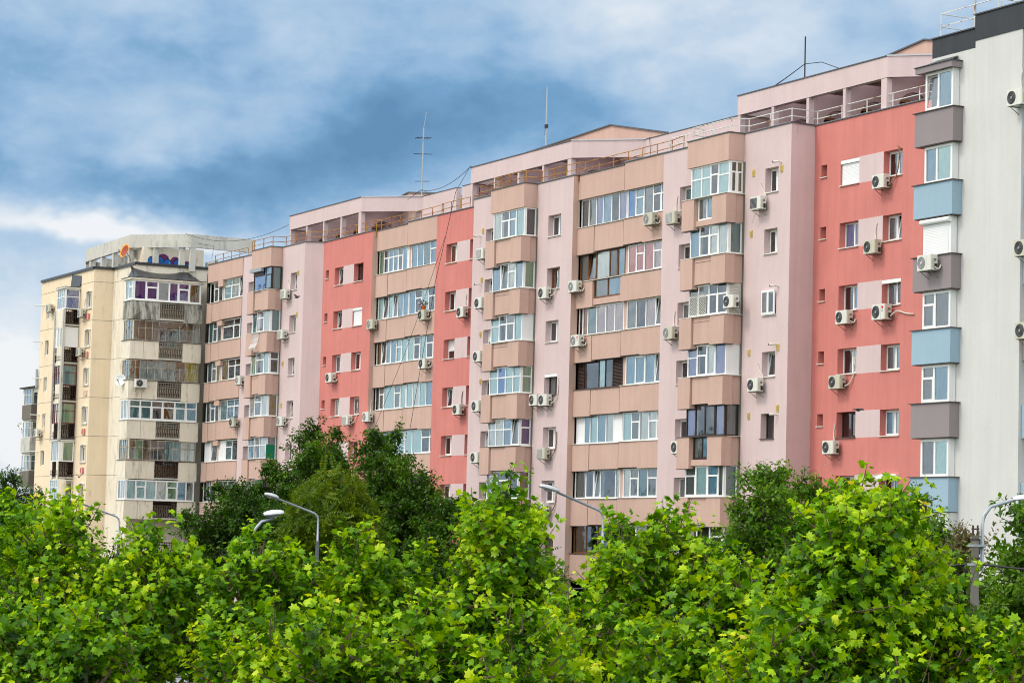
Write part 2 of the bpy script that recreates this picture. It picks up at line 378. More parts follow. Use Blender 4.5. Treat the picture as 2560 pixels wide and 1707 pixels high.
def glaze(fr, gl, cu, P0, U, W, z0, z1, spec, fm='upvc', fw=.055, back=.065):
    """a run of glazing. spec: list of (width, kind, curtain): F fixed, T casement under a fixed light, B barred at mid height,
    C casement, O casement tilted open, P blank panel, L louvre, H half closed roller"""
    P0, U = Vector((*P0, 0)), Vector((*U, 0)); N = Vector((U.y, -U.x, 0)); Z = Vector((0, 0, 1)); K = M[fm] if isinstance(fm, str) else fm
    pt = lambda s, z, d=0: P0 + U * s - N * d + Z * z
    def vb(s, a, c, w=fw, d=.03, dd=.03): fr.bar(pt(s, a, d), pt(s, c, d), U, w / 2, N, dd, K)
    def hb(z, a, c, w=fw, d=.03, dd=.0295): fr.bar(pt(a, z, d), pt(c, z, d), Z, w / 2, N, dd, K)
    hb(z0 + fw / 2, 0, W, fw, .03, .036); hb(z1 - fw / 2, 0, W, fw, .03, .036)
    tot = sum(x[0] for x in spec); s = 0
    vb(fw / 2, z0 + fw, z1 - fw)
    for w, kind, cc in spec:
        w = w / tot * W; a, c = s, s + w; s = c
        if c < W - 1e-4: vb(c, z0 + fw, z1 - fw)
        else: vb(W - fw / 2, z0 + fw, z1 - fw)
        a2, c2, zz0, zz1 = a + fw * .5, c - fw * .5, z0 + fw, z1 - fw
        if kind == 'P':
            fr.face([pt(a2, zz0, .025), pt(c2, zz0, .025), pt(c2, zz1, .025), pt(a2, zz1, .025)], 'panelw'); continue
        if kind == 'L':
            n = int((zz1 - zz0) / .07)
            for i in range(n):
                z = zz0 + (i + .5) * (zz1 - zz0) / n
                fr.bar(pt(a2, z, .03), pt(c2, z, .03), (Z * .8 - N * .6), .04, (N * .8 + Z * .6), .006, 'louv')
            fr.face([pt(a2, zz0, .07), pt(c2, zz0, .07), pt(c2, zz1, .07), pt(a2, zz1, .07)], 'louv'); continue
        zt = zz1
        if kind in 'TB':
            zt = zz0 + (zz1 - zz0) * (.68 if kind == 'T' else .62); hb(zt, a2, c2, fw * .9)
        if kind == 'H':
            zt = zz0 + (zz1 - zz0) * .42
            n = 9
            for i in range(n):
                z = zt + (i + .5) * (zz1 - zt) / n; fr.bar(pt(a2, z, .035), pt(c2, z, .035), Z, (zz1 - zt) / n * .46, N, .012, 'panelw')
        ca, cb, cz0, cz1 = a2, c2, zz0, zt
        if kind in 'TCO':                      # opening sash
            sw = .045; tl = .16 if kind == 'O' else 0
            q = lambda s_, z_: pt(s_, z_, .012 + tl * (z_ - cz0) / (cz1 - cz0))
            for x in (ca + sw / 2, cb - sw / 2): fr.bar(q(x, cz0), q(x, cz1), U, sw / 2, N, .024, K)
            for z in (cz0 + sw / 2, cz1 - sw / 2): fr.bar(q(ca + sw, z), q(cb - sw, z), Z, sw / 2, N, .0235, K)
            gl.face([q(ca + sw, cz0 + sw), q(cb - sw, cz0 + sw), q(cb - sw, cz1 - sw), q(ca + sw, cz1 - sw)], GLASS)
        else: gl.face([pt(ca, cz0, .03), pt(cb, cz0, .03), pt(cb, cz1, .03), pt(ca, cz1, .03)], GLASS)
        if kind in 'TB': gl.face([pt(ca, zt, .03), pt(cb, zt, .03), pt(cb, zz1, .03), pt(ca, zz1, .03)], GLASS)
        if cc in CURT:
            dz = .2 if kind == 'O' else 0; top = zz1 if kind != 'H' else zt; n = max(2, int(w / .10)); pts = []
            for i in range(n + 1):
                x = ca + (cb - ca) * i / n; pts.append((x, back + dz + .022 * math.sin(i * 2.1 + a * 5)))
            for i in range(n):
                (x0, d0), (x1, d1) = pts[i], pts[i + 1]
                cu.face([pt(x0, cz0, d0), pt(x1, cz0, d1), pt(x1, top, d1), pt(x0, top, d0)], CURT[cc])

def unit(parent, name, runs, sill=None, label=None):
    """one window or glazed balcony front: frame mesh with pane, curtain and sill below it"""
    fr, gl, cu = MB(), MB(), MB()
    for kw in runs: glaze(fr, gl, cu, **kw)
    o = fr.build(name, parent)
    if label: o['label'] = label
    if gl.f: gl.build('pane', o)
    if cu.f: cu.build('curtain', o)
    if sill: sill.build('sill', o)
    return o

RZ = lambda k: 23.72 - 2.75 * k           # top of the balcony parapets and sills, storey k counted from the top
ZTOP = 26.5
def sp(txt):                               # 'F1c T.8k' -> spec
    out = []
    for w in txt.split(): out.append((float(w[1:-1]), w[0], w[-1]))
    return out
WIN_H = {}
def punch_window(b, x0, x1, y, k, txt, fm='upvc', z0=None, z1=None, shutter=0, sillm='sillw', proud=False, rd=.30):
    z0 = RZ(k) - .14 if z0 is None else z0; z1 = RZ(k) + .97 if z1 is None else z1
    s = MB(); s.box(x0 - .02, x1 + .03, y - .07, y + .10, z0 - .035, z0 + .004, sillm)
    yy = y - .10 if proud else y + rd
    o = unit(b, 'window', [dict(P0=(x0 + .01, yy), U=(1, 0), W=x1 - x0 - .02, z0=z0 + .008, z1=z1 - .008, spec=sp(txt), fm=fm)], s)
    if shutter:
        h = MB(); yb = (y - .12 if shutter < 2 else y + .05); h.box(x0 - .03, x1 + .05, yb - .04, yb + .12, z1 - .16, z1 + .02, 'upvc')
        if shutter == 3:
            n = 16
            for i in range(n):
                za = z0 + .02 + i * (z1 - .18 - z0) / n; h.box(x0 + .03, x1 - .03, yb + .03, yb + .05, za, za + (z1 - .18 - z0) / n * .93, 'panelw')
        h.build('roller_shutter', o)
    return o

# ------------------------------------------------------------------ the long pink block
PB = thing('apartment_building', (-125, 4, 0), 'long pink and coral eight storey apartment block with peach balconies', 'apartment building')
Wm = (RZ(0) - .14, RZ(0) + .97)
def hole(x0, x1, off, k): return (x0 - off, x1 - off, RZ(k) - .14, RZ(k) + .97)
def shell(name_label, x0, x1, y, m, holes=(), paints=(), right=None, ztop=ZTOP):
    """straight stretch of wall with parapet cap and right hand return"""
    b = MB(); wall_grid(b, (x0, y), (1, 0), x1 - x0, 0, ztop, list(holes), m, list(paints))
    if right: b.face([(x1, y, 0), (x1, right[0], 0), (x1, right[0], ztop), (x1, y, ztop)], right[1])
    b.face([(x0, y, ztop), (x1, y, ztop), (x1, y + .3, ztop), (x0, y + .3, ztop)], m)
    b.face([(x1, y + .3, 26.1), (x0, y + .3, 26.1), (x0, y + .3, ztop), (x1, y + .3, ztop)], m)
    o = b.build('wall', PB); o['label'] = name_label
    c = MB(); c.box(x0 - .03, x1 + .03, y - .05, y + .32, ztop + .003, ztop + .05, 'flash'); c.box(x0 - .03, x1 + .03, y - .046, y + .1, ztop + .052, ztop + .06, 'flashl')
    c.build('parapet_cap', PB); return o
def chamfer(xa, ya, xb, yb):
    b = MB(); b.face([(xa, ya, 0), (xb, yb, 0), (xb, yb, ZTOP), (xa, ya, ZTOP)], 'pink')
    b.face([(xa, ya, ZTOP), (xb, yb, ZTOP), (xb - .3, yb, ZTOP), (xa - .3, ya, ZTOP)], 'pink'); b.build('wall', PB)
    c = MB(); d = Vector((yb - ya, xa - xb, 0)).normalized() * .05
    c.face([(xa + d.x, ya + d.y, ZTOP), (xb + d.x, yb + d.y, ZTOP), (xb + d.x, yb + d.y, ZTOP + .055), (xa + d.x, ya + d.y, ZTOP + .055)], 'flash')
    c.face([(xa + d.x, ya + d.y, ZTOP + .055), (xb + d.x, yb + d.y, ZTOP + .055), (xb - .3, yb, ZTOP + .055), (xa - .3, ya, ZTOP + .055)], 'flash'); c.build('parapet_cap', PB)

def coral(x0, x1, xs_small, xl, xr, nk, y=0, right=None, label='coral red wall stretch'):
    hs, ps = [], []
    for k in range(nk):
        if xs_small: hs.append((xs_small[0] - x0, xs_small[1] - x0, RZ(k) + .40, RZ(k) + .94))
        hs += [hole(*xl, x0, k), hole(*xr, x0, k)]; ps.append((xl[1] - x0, xr[0] - x0, RZ(k) - .17, RZ(k) + .99, 'pink'))
    shell(label, x0, x1, y, 'coral', hs, ps, right)
# coral end wall beside the grey block
coral(-93.62, -78, (-93.11, -92.66), (-91.62, -90.2), (-88.42, -87.07), 6)
S3L = ['F1g F1g', 'F1v C1v', 'F1k C1s', 'F1k C1c', 'F1k C1n', 'F1k C1w']; S3R = ['C1k C1s', 'C1g O1k', 'F1g C1k', 'C1g C1s', 'C1s C1c', 'F1k C1s']
for k in range(6):
    punch_window(PB, -93.11, -92.66, 0, k, 'F1k', z0=RZ(k) + .40, z1=RZ(k) + .94, fm='alu')
    punch_window(PB, -91.62, -90.2, 0, k, S3L[k], shutter=3 if k == 0 else 0, fm='dbrown' if k == 4 else 'upvc', sillm='silld' if k == 4 else 'sillw')
    punch_window(PB, -88.42, -87.07, 0, k, S3R[k], shutter={2: 2, 5: 1}.get(k, 0))
# pink stretch with the right bay
def pink_run(x0, x1, y, wx, sx, wspec, sspec, nk, right=None, bay=None, flags={}, cap=True, nolow=()):
    hs = []; ps = []
    for k in range(nk): hs += [hole(*wx, x0, k), hole(*sx, x0, k)]
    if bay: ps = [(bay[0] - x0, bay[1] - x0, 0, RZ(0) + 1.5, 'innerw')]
    shell('pale pink wall stretch', x0, x1, y, 'pink', hs, ps, right)
    for k in range(nk):
        fm, sh, pr = flags.get(k, ('upvc', 0, False))
        punch_window(PB, wx[0], wx[1], y, k, wspec[k], fm, shutter=sh, proud=pr, sillm='silld' if fm == 'dbrown' else 'sillw')
        punch_window(PB, sx[0], sx[1], y, k, sspec[k])
pink_run(-104.5, -93.49, -1.35, (-95.55, -94.48), (-102.94, -101.2), ['C1k C1s', 'C1k O1w', 'C1n C1k', 'O1g C.01g', 'F1k C1n', 'C1w C1k', 'C1k C1k'],
         ['C1t C1w', 'C1k C1w', 'C1g C1w', 'C1k C1w', 'C1k C1c', 'F1g C1g', 'C1g C1k'], 7, None, (-101.0, -97.2), {2: ('upvc', 2, True), 4: ('dbrown', 0, False)})
chamfer(-93.49, -1.35, -93.62, 0)
pink_run(-124.9, -113.48, -1.35, (-116.15, -114.76), (-123.35, -121.6), ['C1k C1s', 'C.4k F1t', 'C1k C1w', 'F1g C1k', 'C1k C1s', 'C1k C1w', 'F1k C1n'],
         ['C1g C1k', 'O1g C1k', 'H1k C1k', 'C1k C1k', 'O1k C1k', 'C1g C1g', 'C1k C1k'], 7, (.4, 'peach'), (-121.3, -117.3), {1: ('brown', 0, False), 3: ('dbrown', 2, False), 6: ('brown', 0, False)})
coral(-132.4, -124.9, None, (-131.05, -129.64), (-128.0, -126.6), 6, right=None)
S2L = ['C1n C1s', 'C1k C1s', 'H1k C.01k', 'O1s C1s', 'C1k C1w', 'C1k C1w']; S2R = ['O1w C1k', 'L1k C.01k', 'O1w C1k', 'F1n C1n', 'C1g C1g', 'C1k C1k']
for k in range(6):
    punch_window(PB, -131.05, -129.64, 0, k, S2L[k]); punch_window(PB, -128.0, -126.6, 0, k, S2R[k], fm='dbrown' if k in (1, 3) else 'upvc')
coral(-149.0, -141.42, (-148.6, -148.1), (-147.15, -145.79), (-144.16, -142.72), 6, right=(.6, 'peach'))
S1L = ['O1k C1g', 'O1k C1k', 'C1t C1g', 'C1w C1g', 'C1g C1w', 'C1k C1k']; S1R = ['F1k F1k', 'H1w F.01w', 'C1k C1c', 'C1g C.2g', 'F1k C1g', 'C1k C1k']
for k in range(5):
    punch_window(PB, -148.6, -148.1, 0, k, 'F1k', z0=RZ(k) + .40, z1=RZ(k) + .94, fm='alu')
    punch_window(PB, -147.15, -145.79, 0, k, S1L[k]); punch_window(PB, -144.16, -142.72, 0, k, S1R[k], shutter=3 if k == 1 else 0, fm='dbrown' if k == 0 else 'upvc')
pink_run(-160.3, -149.62, -1.05, (-151.85, -150.77), (-159.25, -157.3), ['O1e C.4k', 'C1e O1e', 'O1k C.4k', 'O1k C.3k', 'C1k C1w', 'C1k C1k'],
         ['C1w C1w', 'C1w C1w', 'C1k C1w', 'C1k C1w', 'C1k C1w', 'C1k C1w'], 6, None, (-156.9, -153.2))
chamfer(-149.62, -1.05, -149.0, 0)

# bays: glazed corner balconies
def bay(xl, xr, yw, yf, rows, cut=(), nk=7):
    """xl..xr front, yw wall plane, yf glazing front"""
    c = MB(); c.box(xl - .22, xr + .06, yf - .10, yw - .002, RZ(0) + 1.53, ZTOP - .002, 'peach'); c.build('balcony_cap', PB)
    f = MB(); f.box(xl - .26, xr + .10, yf - .14, yw - .05, ZTOP, ZTOP + .05, 'flash'); f.build('parapet_cap', PB)
    for k in range(nk):
        zt = RZ(k); zb = zt - 1.29; ztop = zt + 1.53 if k == 0 else RZ(k - 1) - 1.26
        p = MB(); a = xl - .35; m1, m2 = xl + .75, xr - 1.05
        if k in cut:          # parapet opened up under a french window
            p.box(a, m1 - .03, yf - .27, yf, zb - .14, zt, 'peach'); p.box(m2, xr + .16, yf - .25, yf, zb - .03, zt, 'peach'); p.box(m1 - .03, m2, yf - .16, yf - .02, zb, zb + .26, 'peach')
        else:
            p.box(a, m1 - .03, yf - .29, yf, zb - .14, zt, 'peach'); p.box(m1 + .015, m2 - .015, yf - .19, yf - .01, zb + .05, zt - .002, 'peach'); p.box(m1 - .03, m2, yf - .06, yf - .011, zb + .06, zt - .01, 'gbox'); p.box(m2, xr + .16, yf - .25, yf, zb - .03, zt, 'peach')
            if k in (1, 2): p.box(m1 + .06, m2 - .05, yf - .215, yf - .19, zt - .22, zt - .17, 'peach')
        p.box(xr - .12, xr + .16, yf + .001, yf + .28, zb - .03, zt, 'peach'); p.box(xr - .15, xr + .07, yf + .281, yw - .003, zb, zt - .003, 'peach')
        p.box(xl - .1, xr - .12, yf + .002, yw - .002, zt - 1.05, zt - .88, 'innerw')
        p.box(xl - .34, xl - .2, yf + .002, yw - .002, zb, zt - .004, 'peach')
        o = p.build('balcony_parapet', PB)
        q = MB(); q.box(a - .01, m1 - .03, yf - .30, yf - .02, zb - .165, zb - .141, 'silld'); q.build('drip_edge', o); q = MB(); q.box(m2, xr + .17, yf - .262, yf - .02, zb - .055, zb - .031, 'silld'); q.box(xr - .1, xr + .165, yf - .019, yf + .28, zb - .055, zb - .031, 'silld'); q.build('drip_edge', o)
        s = MB(); s.box(a - .03, xr + .2, yf - .30, yf + .01, zt + .002, zt + .03, 'silld' if k in (4, 6) else 'sillw'); s.box(xr - .1, xr + .2, yf + .011, yw - .02, zt + .002, zt + .028, 'sillw'); s.build('sill', o)
        fs, ss, fm = rows[k][:3]
        runs = [dict(P0=(xl, yf), U=(1, 0), W=xr - xl, z0=zt + .03, z1=ztop, spec=sp(fs), fm=fm, fw=.07), dict(P0=(xr + .004, yf + .064), U=(0, 1), W=yw - yf - .07, z0=zt + .03, z1=ztop, spec=sp(ss), fm=fm, fw=.07),
                dict(P0=(xl - .004, yw - .01), U=(0, -1), W=yw - yf - .075, z0=zt + .03, z1=ztop, spec=sp('F1k'), fm=fm, fw=.07)]
        if k in cut: runs.append(dict(P0=(m1, yf - .05), U=(1, 0), W=m2 - m1, z0=zb + .28, z1=zt + .03, spec=sp('F1g F1s'), fm=fm, fw=.07))
        u = unit(PB, 'balcony_glazing', runs)
        if len(rows[k]) > 3 and rows[k][3] == 'lattice':
            t = MB(); n = 9
            for i in range(-n, n + 1):
                for sgn in (1, -1):
                    pts = []
                    for q in range(13):
                        y_ = (yf + .1) + (yw - yf - .15) * q / 12; z_ = zt + .1 + (i / n + sgn * q / 12 + (0 if sgn > 0 else 1)) * 1.25
                        if zt + .03 <= z_ <= ztop: pts.append((xr + .03, y_, z_))
                    if len(pts) > 1: t.tube(pts, .016, 'lattice', 4)
                    pts = []
                    for q in range(13):
                        x_ = xl + .08 + 1.5 * q / 12; z_ = zt + .1 + (i / n + sgn * q / 12 + (0 if sgn > 0 else 1)) * 1.1
                        if zt + .05 <= z_ <= zt + 1.12: pts.append((x_, yf - .02, z_))
                    if len(pts) > 1: t.tube(pts, .013, 'lattice', 4)
            t.build('lattice_grille', u)
bay(-100.72, -97.4, -1.35, -2.08, [('B1c B.85c T.75k B1c', 'T.8k T.8o', 'upvc'), ('F1s T1k T.9w F1w', 'F1t', 'upvc'), ('T.9g T1g T.8k T.9k', 'F1g', 'upvc', 'lattice'), ('B.9v T.9k C.8w F1v', 'P1w', 'upvc'),
     ('F.8v F.8k C.9k F.8v', 'F1g', 'dbrown'), ('T.8g C.9c T.8s F.4g', 'F1t', 'upvc'), ('F1k F1k T1k', 'F1k', 'upvc')], cut=(0, 4))
bay(-121.08, -117.5, -1.35, -2.04, [('F1w T.9k T.85s F1c', 'F1k', 'upvc'), ('F.9s O.8g T.8w F.8s', 'F1e', 'upvc'), ('B1c T.9k T.9g F.9c', 'P1w', 'upvc'), ('B.9c B.8b B.8c B.8c', 'B1e', 'upvc'),
     ('B.8w B.8w B.8s O.8g', 'T1p', 'upvc'), ('F1k T1k F1k', 'F1n', 'upvc'), ('F1k F1w T1k', 'F1g', 'upvc')])
bay(-156.5, -153.4, -1.05, -1.76, [('F1.5b T.75s', 'F1t', 'dbrown'), ('F.6t T.9k F.8w', 'F1t', 'upvc'), ('F.6e T1g F.6c', 'T1k', 'upvc'), ('F.7l T.9g F.8w', 'F1o', 'upvc'), ('B.9s B.8k B.9w', 'B1g', 'upvc'), ('F1k F1k', 'F1k', 'upvc')], nk=6)
# blue-grey roller box over the dark framed bay and a white bowed iron guard below it
b = MB(); b.box(-156.75, -154.7, -1.98, -1.78, 25.02, 25.26, 'galv'); b.box(-156.5, -154.75, -1.79, -1.77, 24.75, 25.02, 'louv'); b.build('roller_shutter', PB)
b = MB()
for i in range(9):
    x = -155.75 + i * .13; b.tube([(x, -2.0, 20.98), (x, -2.03, 20.55), (x, -2.12, 20.2), (x, -2.28, 19.95), (x, -2.2, 19.85)], .014, 'upvc', 4)
for z, y in ((20.98, -2.0), (20.55, -2.03), (20.2, -2.12), (19.86, -2.2)): b.tube([(-155.78, y, z), (-154.68, y, z)], .016, 'upvc', 4)
b.build('balcony_guard', PB)
b = MB(); b.face([(-153.37, -1.75, RZ(4) + .06), (-153.37, -1.15, RZ(4) + .06), (-153.37, -1.15, RZ(4) + .95), (-153.37, -1.75, RZ(4) + .95)], 'net'); b.build('green_shade_net', PB)

# long glazed loggia bands
def band(x0, x1, y, rows, nk, split=None, block=None, ends=(), skip=()):
    """x0..x1; parapet front at y, glazing .2 behind, back wall 1.5 m in"""
    yb = y + 1.5
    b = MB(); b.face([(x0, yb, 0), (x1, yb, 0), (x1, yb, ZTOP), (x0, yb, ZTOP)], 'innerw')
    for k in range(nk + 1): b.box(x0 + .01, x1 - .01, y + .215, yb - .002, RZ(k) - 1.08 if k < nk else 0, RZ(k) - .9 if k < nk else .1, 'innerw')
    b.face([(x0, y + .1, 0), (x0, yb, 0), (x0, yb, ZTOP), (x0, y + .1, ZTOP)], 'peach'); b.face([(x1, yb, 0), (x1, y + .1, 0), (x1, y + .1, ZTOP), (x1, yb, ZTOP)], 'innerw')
    b.build('loggia_wall', PB)
    c = MB(); c.box(x0, split or x1, y, y + .28, RZ(0) + 1.53, ZTOP, 'peach')
    if split: c.box(split + .03, x1, y, y + .28, RZ(0) + 1.5, ZTOP + .10, 'peach'); c.box(split, split + .03, y + .03, y + .2, RZ(0) + 1.5, ZTOP + .1, 'gbox')
    if block: c.box(block[0], block[1], y + .005, y + .26, RZ(0) + 1.1, RZ(0) + 1.53, 'peach')
    c.build('wall', PB)
    f = MB(); f.box(x0 - .02, (split or x1) + .02, y - .05, y + .3, ZTOP + .003, ZTOP + .05, 'flash')
    if split: f.box(split + .02, x1 + .02, y - .05, y + .3, ZTOP + .103, ZTOP + .15, 'flash'); f.box(split + .02, x1 + .02, y - .05, y + .05, ZTOP + .152, ZTOP + .16, 'flashl')
    f.build('parapet_cap', PB)
    for k in range(nk):
        zt = RZ(k) + (.02 if k else .05); zb = RZ(k) - 1.25; ztop = RZ(k) + 1.53 if k == 0 else RZ(k - 1) - 1.25
        r = rows[k]; xm = r.get('xm', split or (x0 + x1) / 2); p = MB()
        j = x0 + (1.75 if split else 1.0)
        if r.get('cut'):
            a, c2 = r['cut']
            p.box(x0, a, y - .02, y + .24, zb - .06, zt, 'peach'); p.box(a + .001, c2, y + .05, y + .2, zb + .03, zb + .34, 'peach'); p.box(c2 + .001, x1, y, y + .24, zb, zt, 'peach')
        else:
            p.box(x0, j, y - .02, y + .24, zb - .07, zt, 'peach'); p.box(j + .045, xm - .012, y, y + .24, zb, zt, 'peach'); p.box(xm + .012, x1, y + .005, y + .24, zb + .05, zt + .03, 'peach')
            p.box(j, j + .045, y + .08, y + .2, zb, zt - .01, 'gbox'); p.box(xm - .012, xm + .012, y + .025, y + .2, zb + .05, zt - .01, 'gbox')
            if x1 - x0 > 7: p.box(x1 - 2.4, x1, y - .012, y + .004, zb - .01, zt + .025, 'peach')
        if block: p.box(block[0], block[1], y + .012, y + .23, zb - .36, zb, 'peach')
        o = p.build('balcony_parapet', PB)
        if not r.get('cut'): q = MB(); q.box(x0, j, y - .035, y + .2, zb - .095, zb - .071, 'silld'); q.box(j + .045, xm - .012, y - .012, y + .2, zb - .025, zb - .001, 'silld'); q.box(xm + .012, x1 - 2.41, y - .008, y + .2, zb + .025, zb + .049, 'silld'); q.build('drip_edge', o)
        s = MB(); s.box(x0 - .03, xm, y - .06, y + .22, zt + .002, zt + .03, 'silld' if r.get('dark') else 'sillw'); s.box(xm + .02, x1, y - .05, y + .22, zt + .033, zt + .06, 'sillw'); s.build('sill', o)
        yg = y + .2; gap = .28 if r.get('pier', True) else .05
        xa = x0 + .008
        for key, a, c2, z in (('l', xa, xm - gap * .3, zt + .03), ('r', xm + gap * .7, x1 - .02, zt + .06)):
            if key not in r: continue
            fm = r.get('f' + key, 'upvc')
            runs = [dict(P0=(a, yg), U=(1, 0), W=c2 - a, z0=z, z1=ztop - (.33 if block and key == 'x' else 0), spec=sp(r[key]), fm=fm, fw=r.get('fw', .06))]
            if key == 'l' and r.get('cut'): runs.append(dict(P0=(r['cut'][0], y + .08), U=(1, 0), W=r['cut'][1] - r['cut'][0], z0=zb + .36, z1=zt + .06, spec=sp('F1g F1s'), fm=fm, fw=.07))
            unit(PB, 'balcony_glazing', runs)
        if gap > .1:
            q = MB(); q.box(xm - gap * .3 + .003, xm + gap * .7 - .003, yg + .02, yg + .2, zt + .04, ztop, 'peach'); q.build('pier', PB)
band(-113.48, -104.5, -1.06, [
 dict(l='F1g F1g F.9v F1.1s F1k F1v', r='F.9b T.9s F1g T.85k T.9s F.2k', pier=False),
 dict(l='F.9g O.9g F1.5w C.9k F.8s', r='F.8r T.8r F.9r T.8l O.8r', fl='brown', cut=(-111.75, -108.95), fw=.07),
 dict(l='F.4m F.5l F.9t F.9l F.9l F.9l', r='F1g F1k F1l O1.1k F.3s'),
 dict(l='L.6k F1.4k F.6c F.7k L.9k', r='F1s C1s F1s O1k F.3s', fl='dbrown', dark=1),
 dict(l='P.9w F.6s F.8c F.9s F.8w P.9w', r='F1c T.9g F1w T.9w T.9g F.15w', pier=False),
 dict(l='F1.2g C.9k O.7s F1.6k F.5w', r='F.7w T.8g F.9t T.9g T.8w'),
 dict(l='F1.4n F1.3k F1.3k F1k', r='F1k F1w F1k', fl='brown', dark=1, fw=.08)], 7, -108.78)
band(-141.42, -132.4, .27, [
 dict(l='F1e T1k T1s T1s T.9n F.9s P.4w', r='F1s F1s F1.1t T1s T1s'), dict(l='F1c O1k F.9c O.9k F1s F1s', r='F1s T1k F1c T1k T1s', pier=False),
 dict(l='F.9n O.9k C.9s F1s T1c F1c', r='F1c T.9k F1c T1k T1.1k', pier=False), dict(l='F.7k T.8g F1.8c T1g F.9c', r='F1c F1w F1c F1s F1s', pier=False),
 dict(l='F1c F1c F1c F1c', r='F.9c F1.2c T1k T1k', pier=False), dict(l='F1k F1k', r='F1k F1w')], 6, -137.0)
band(-166.9, -160.3, -1.1, [
 dict(l='F1k T1k F1k', r='T1c T1w O.7k', xm=-164.35), dict(l='F1t T1k F1k', r='T1.6k T.9k F.5k', xm=-164.35), dict(l='F1g T1g F.8o', r='F1o T1k T1k', xm=-164.35),
 dict(l='F1g T1k F.8k', r='F1t T1s T.9s', xm=-164.35), dict(l='P1w O1k', r='P1w T.9t F1k', xm=-164.35), dict(l='F1k F1k', r='F1k F1k', xm=-164.35)], 6, None, (-164.9, -163.95))

# plain body behind the facade, roof deck
b = MB(); b.box(-166.9, -78, 1.9, 12, 0, 26.1, 'dconc')
for x0, x1, y in ((-166.9, -160.3, -1), (-160.3, -149.6, -.9), (-149.6, -141.4, .05), (-141.4, -132.4, .4), (-132.4, -124.9, .05), (-124.9, -113.5, -1.2), (-113.5, -104.5, -.9), (-104.5, -93.75, -1.2), (-93.75, -78, .05)):
    b.face([(x0, y, 26.12), (x1, y, 26.12), (x1, 2.2, 26.12), (x0, 2.2, 26.12)], 'roof')
b.face([(-166.9, 1.9, 26.121), (-78, 1.9, 26.121), (-78, 12, 26.121), (-166.9, 12, 26.121)], 'roof')
b.face([(-166.9, 1.95, 0), (-166.9, -1.0, 0), (-166.9, -1.0, ZTOP), (-166.9, 1.95, ZTOP)], 'peach'); b.build('building_core', PB)

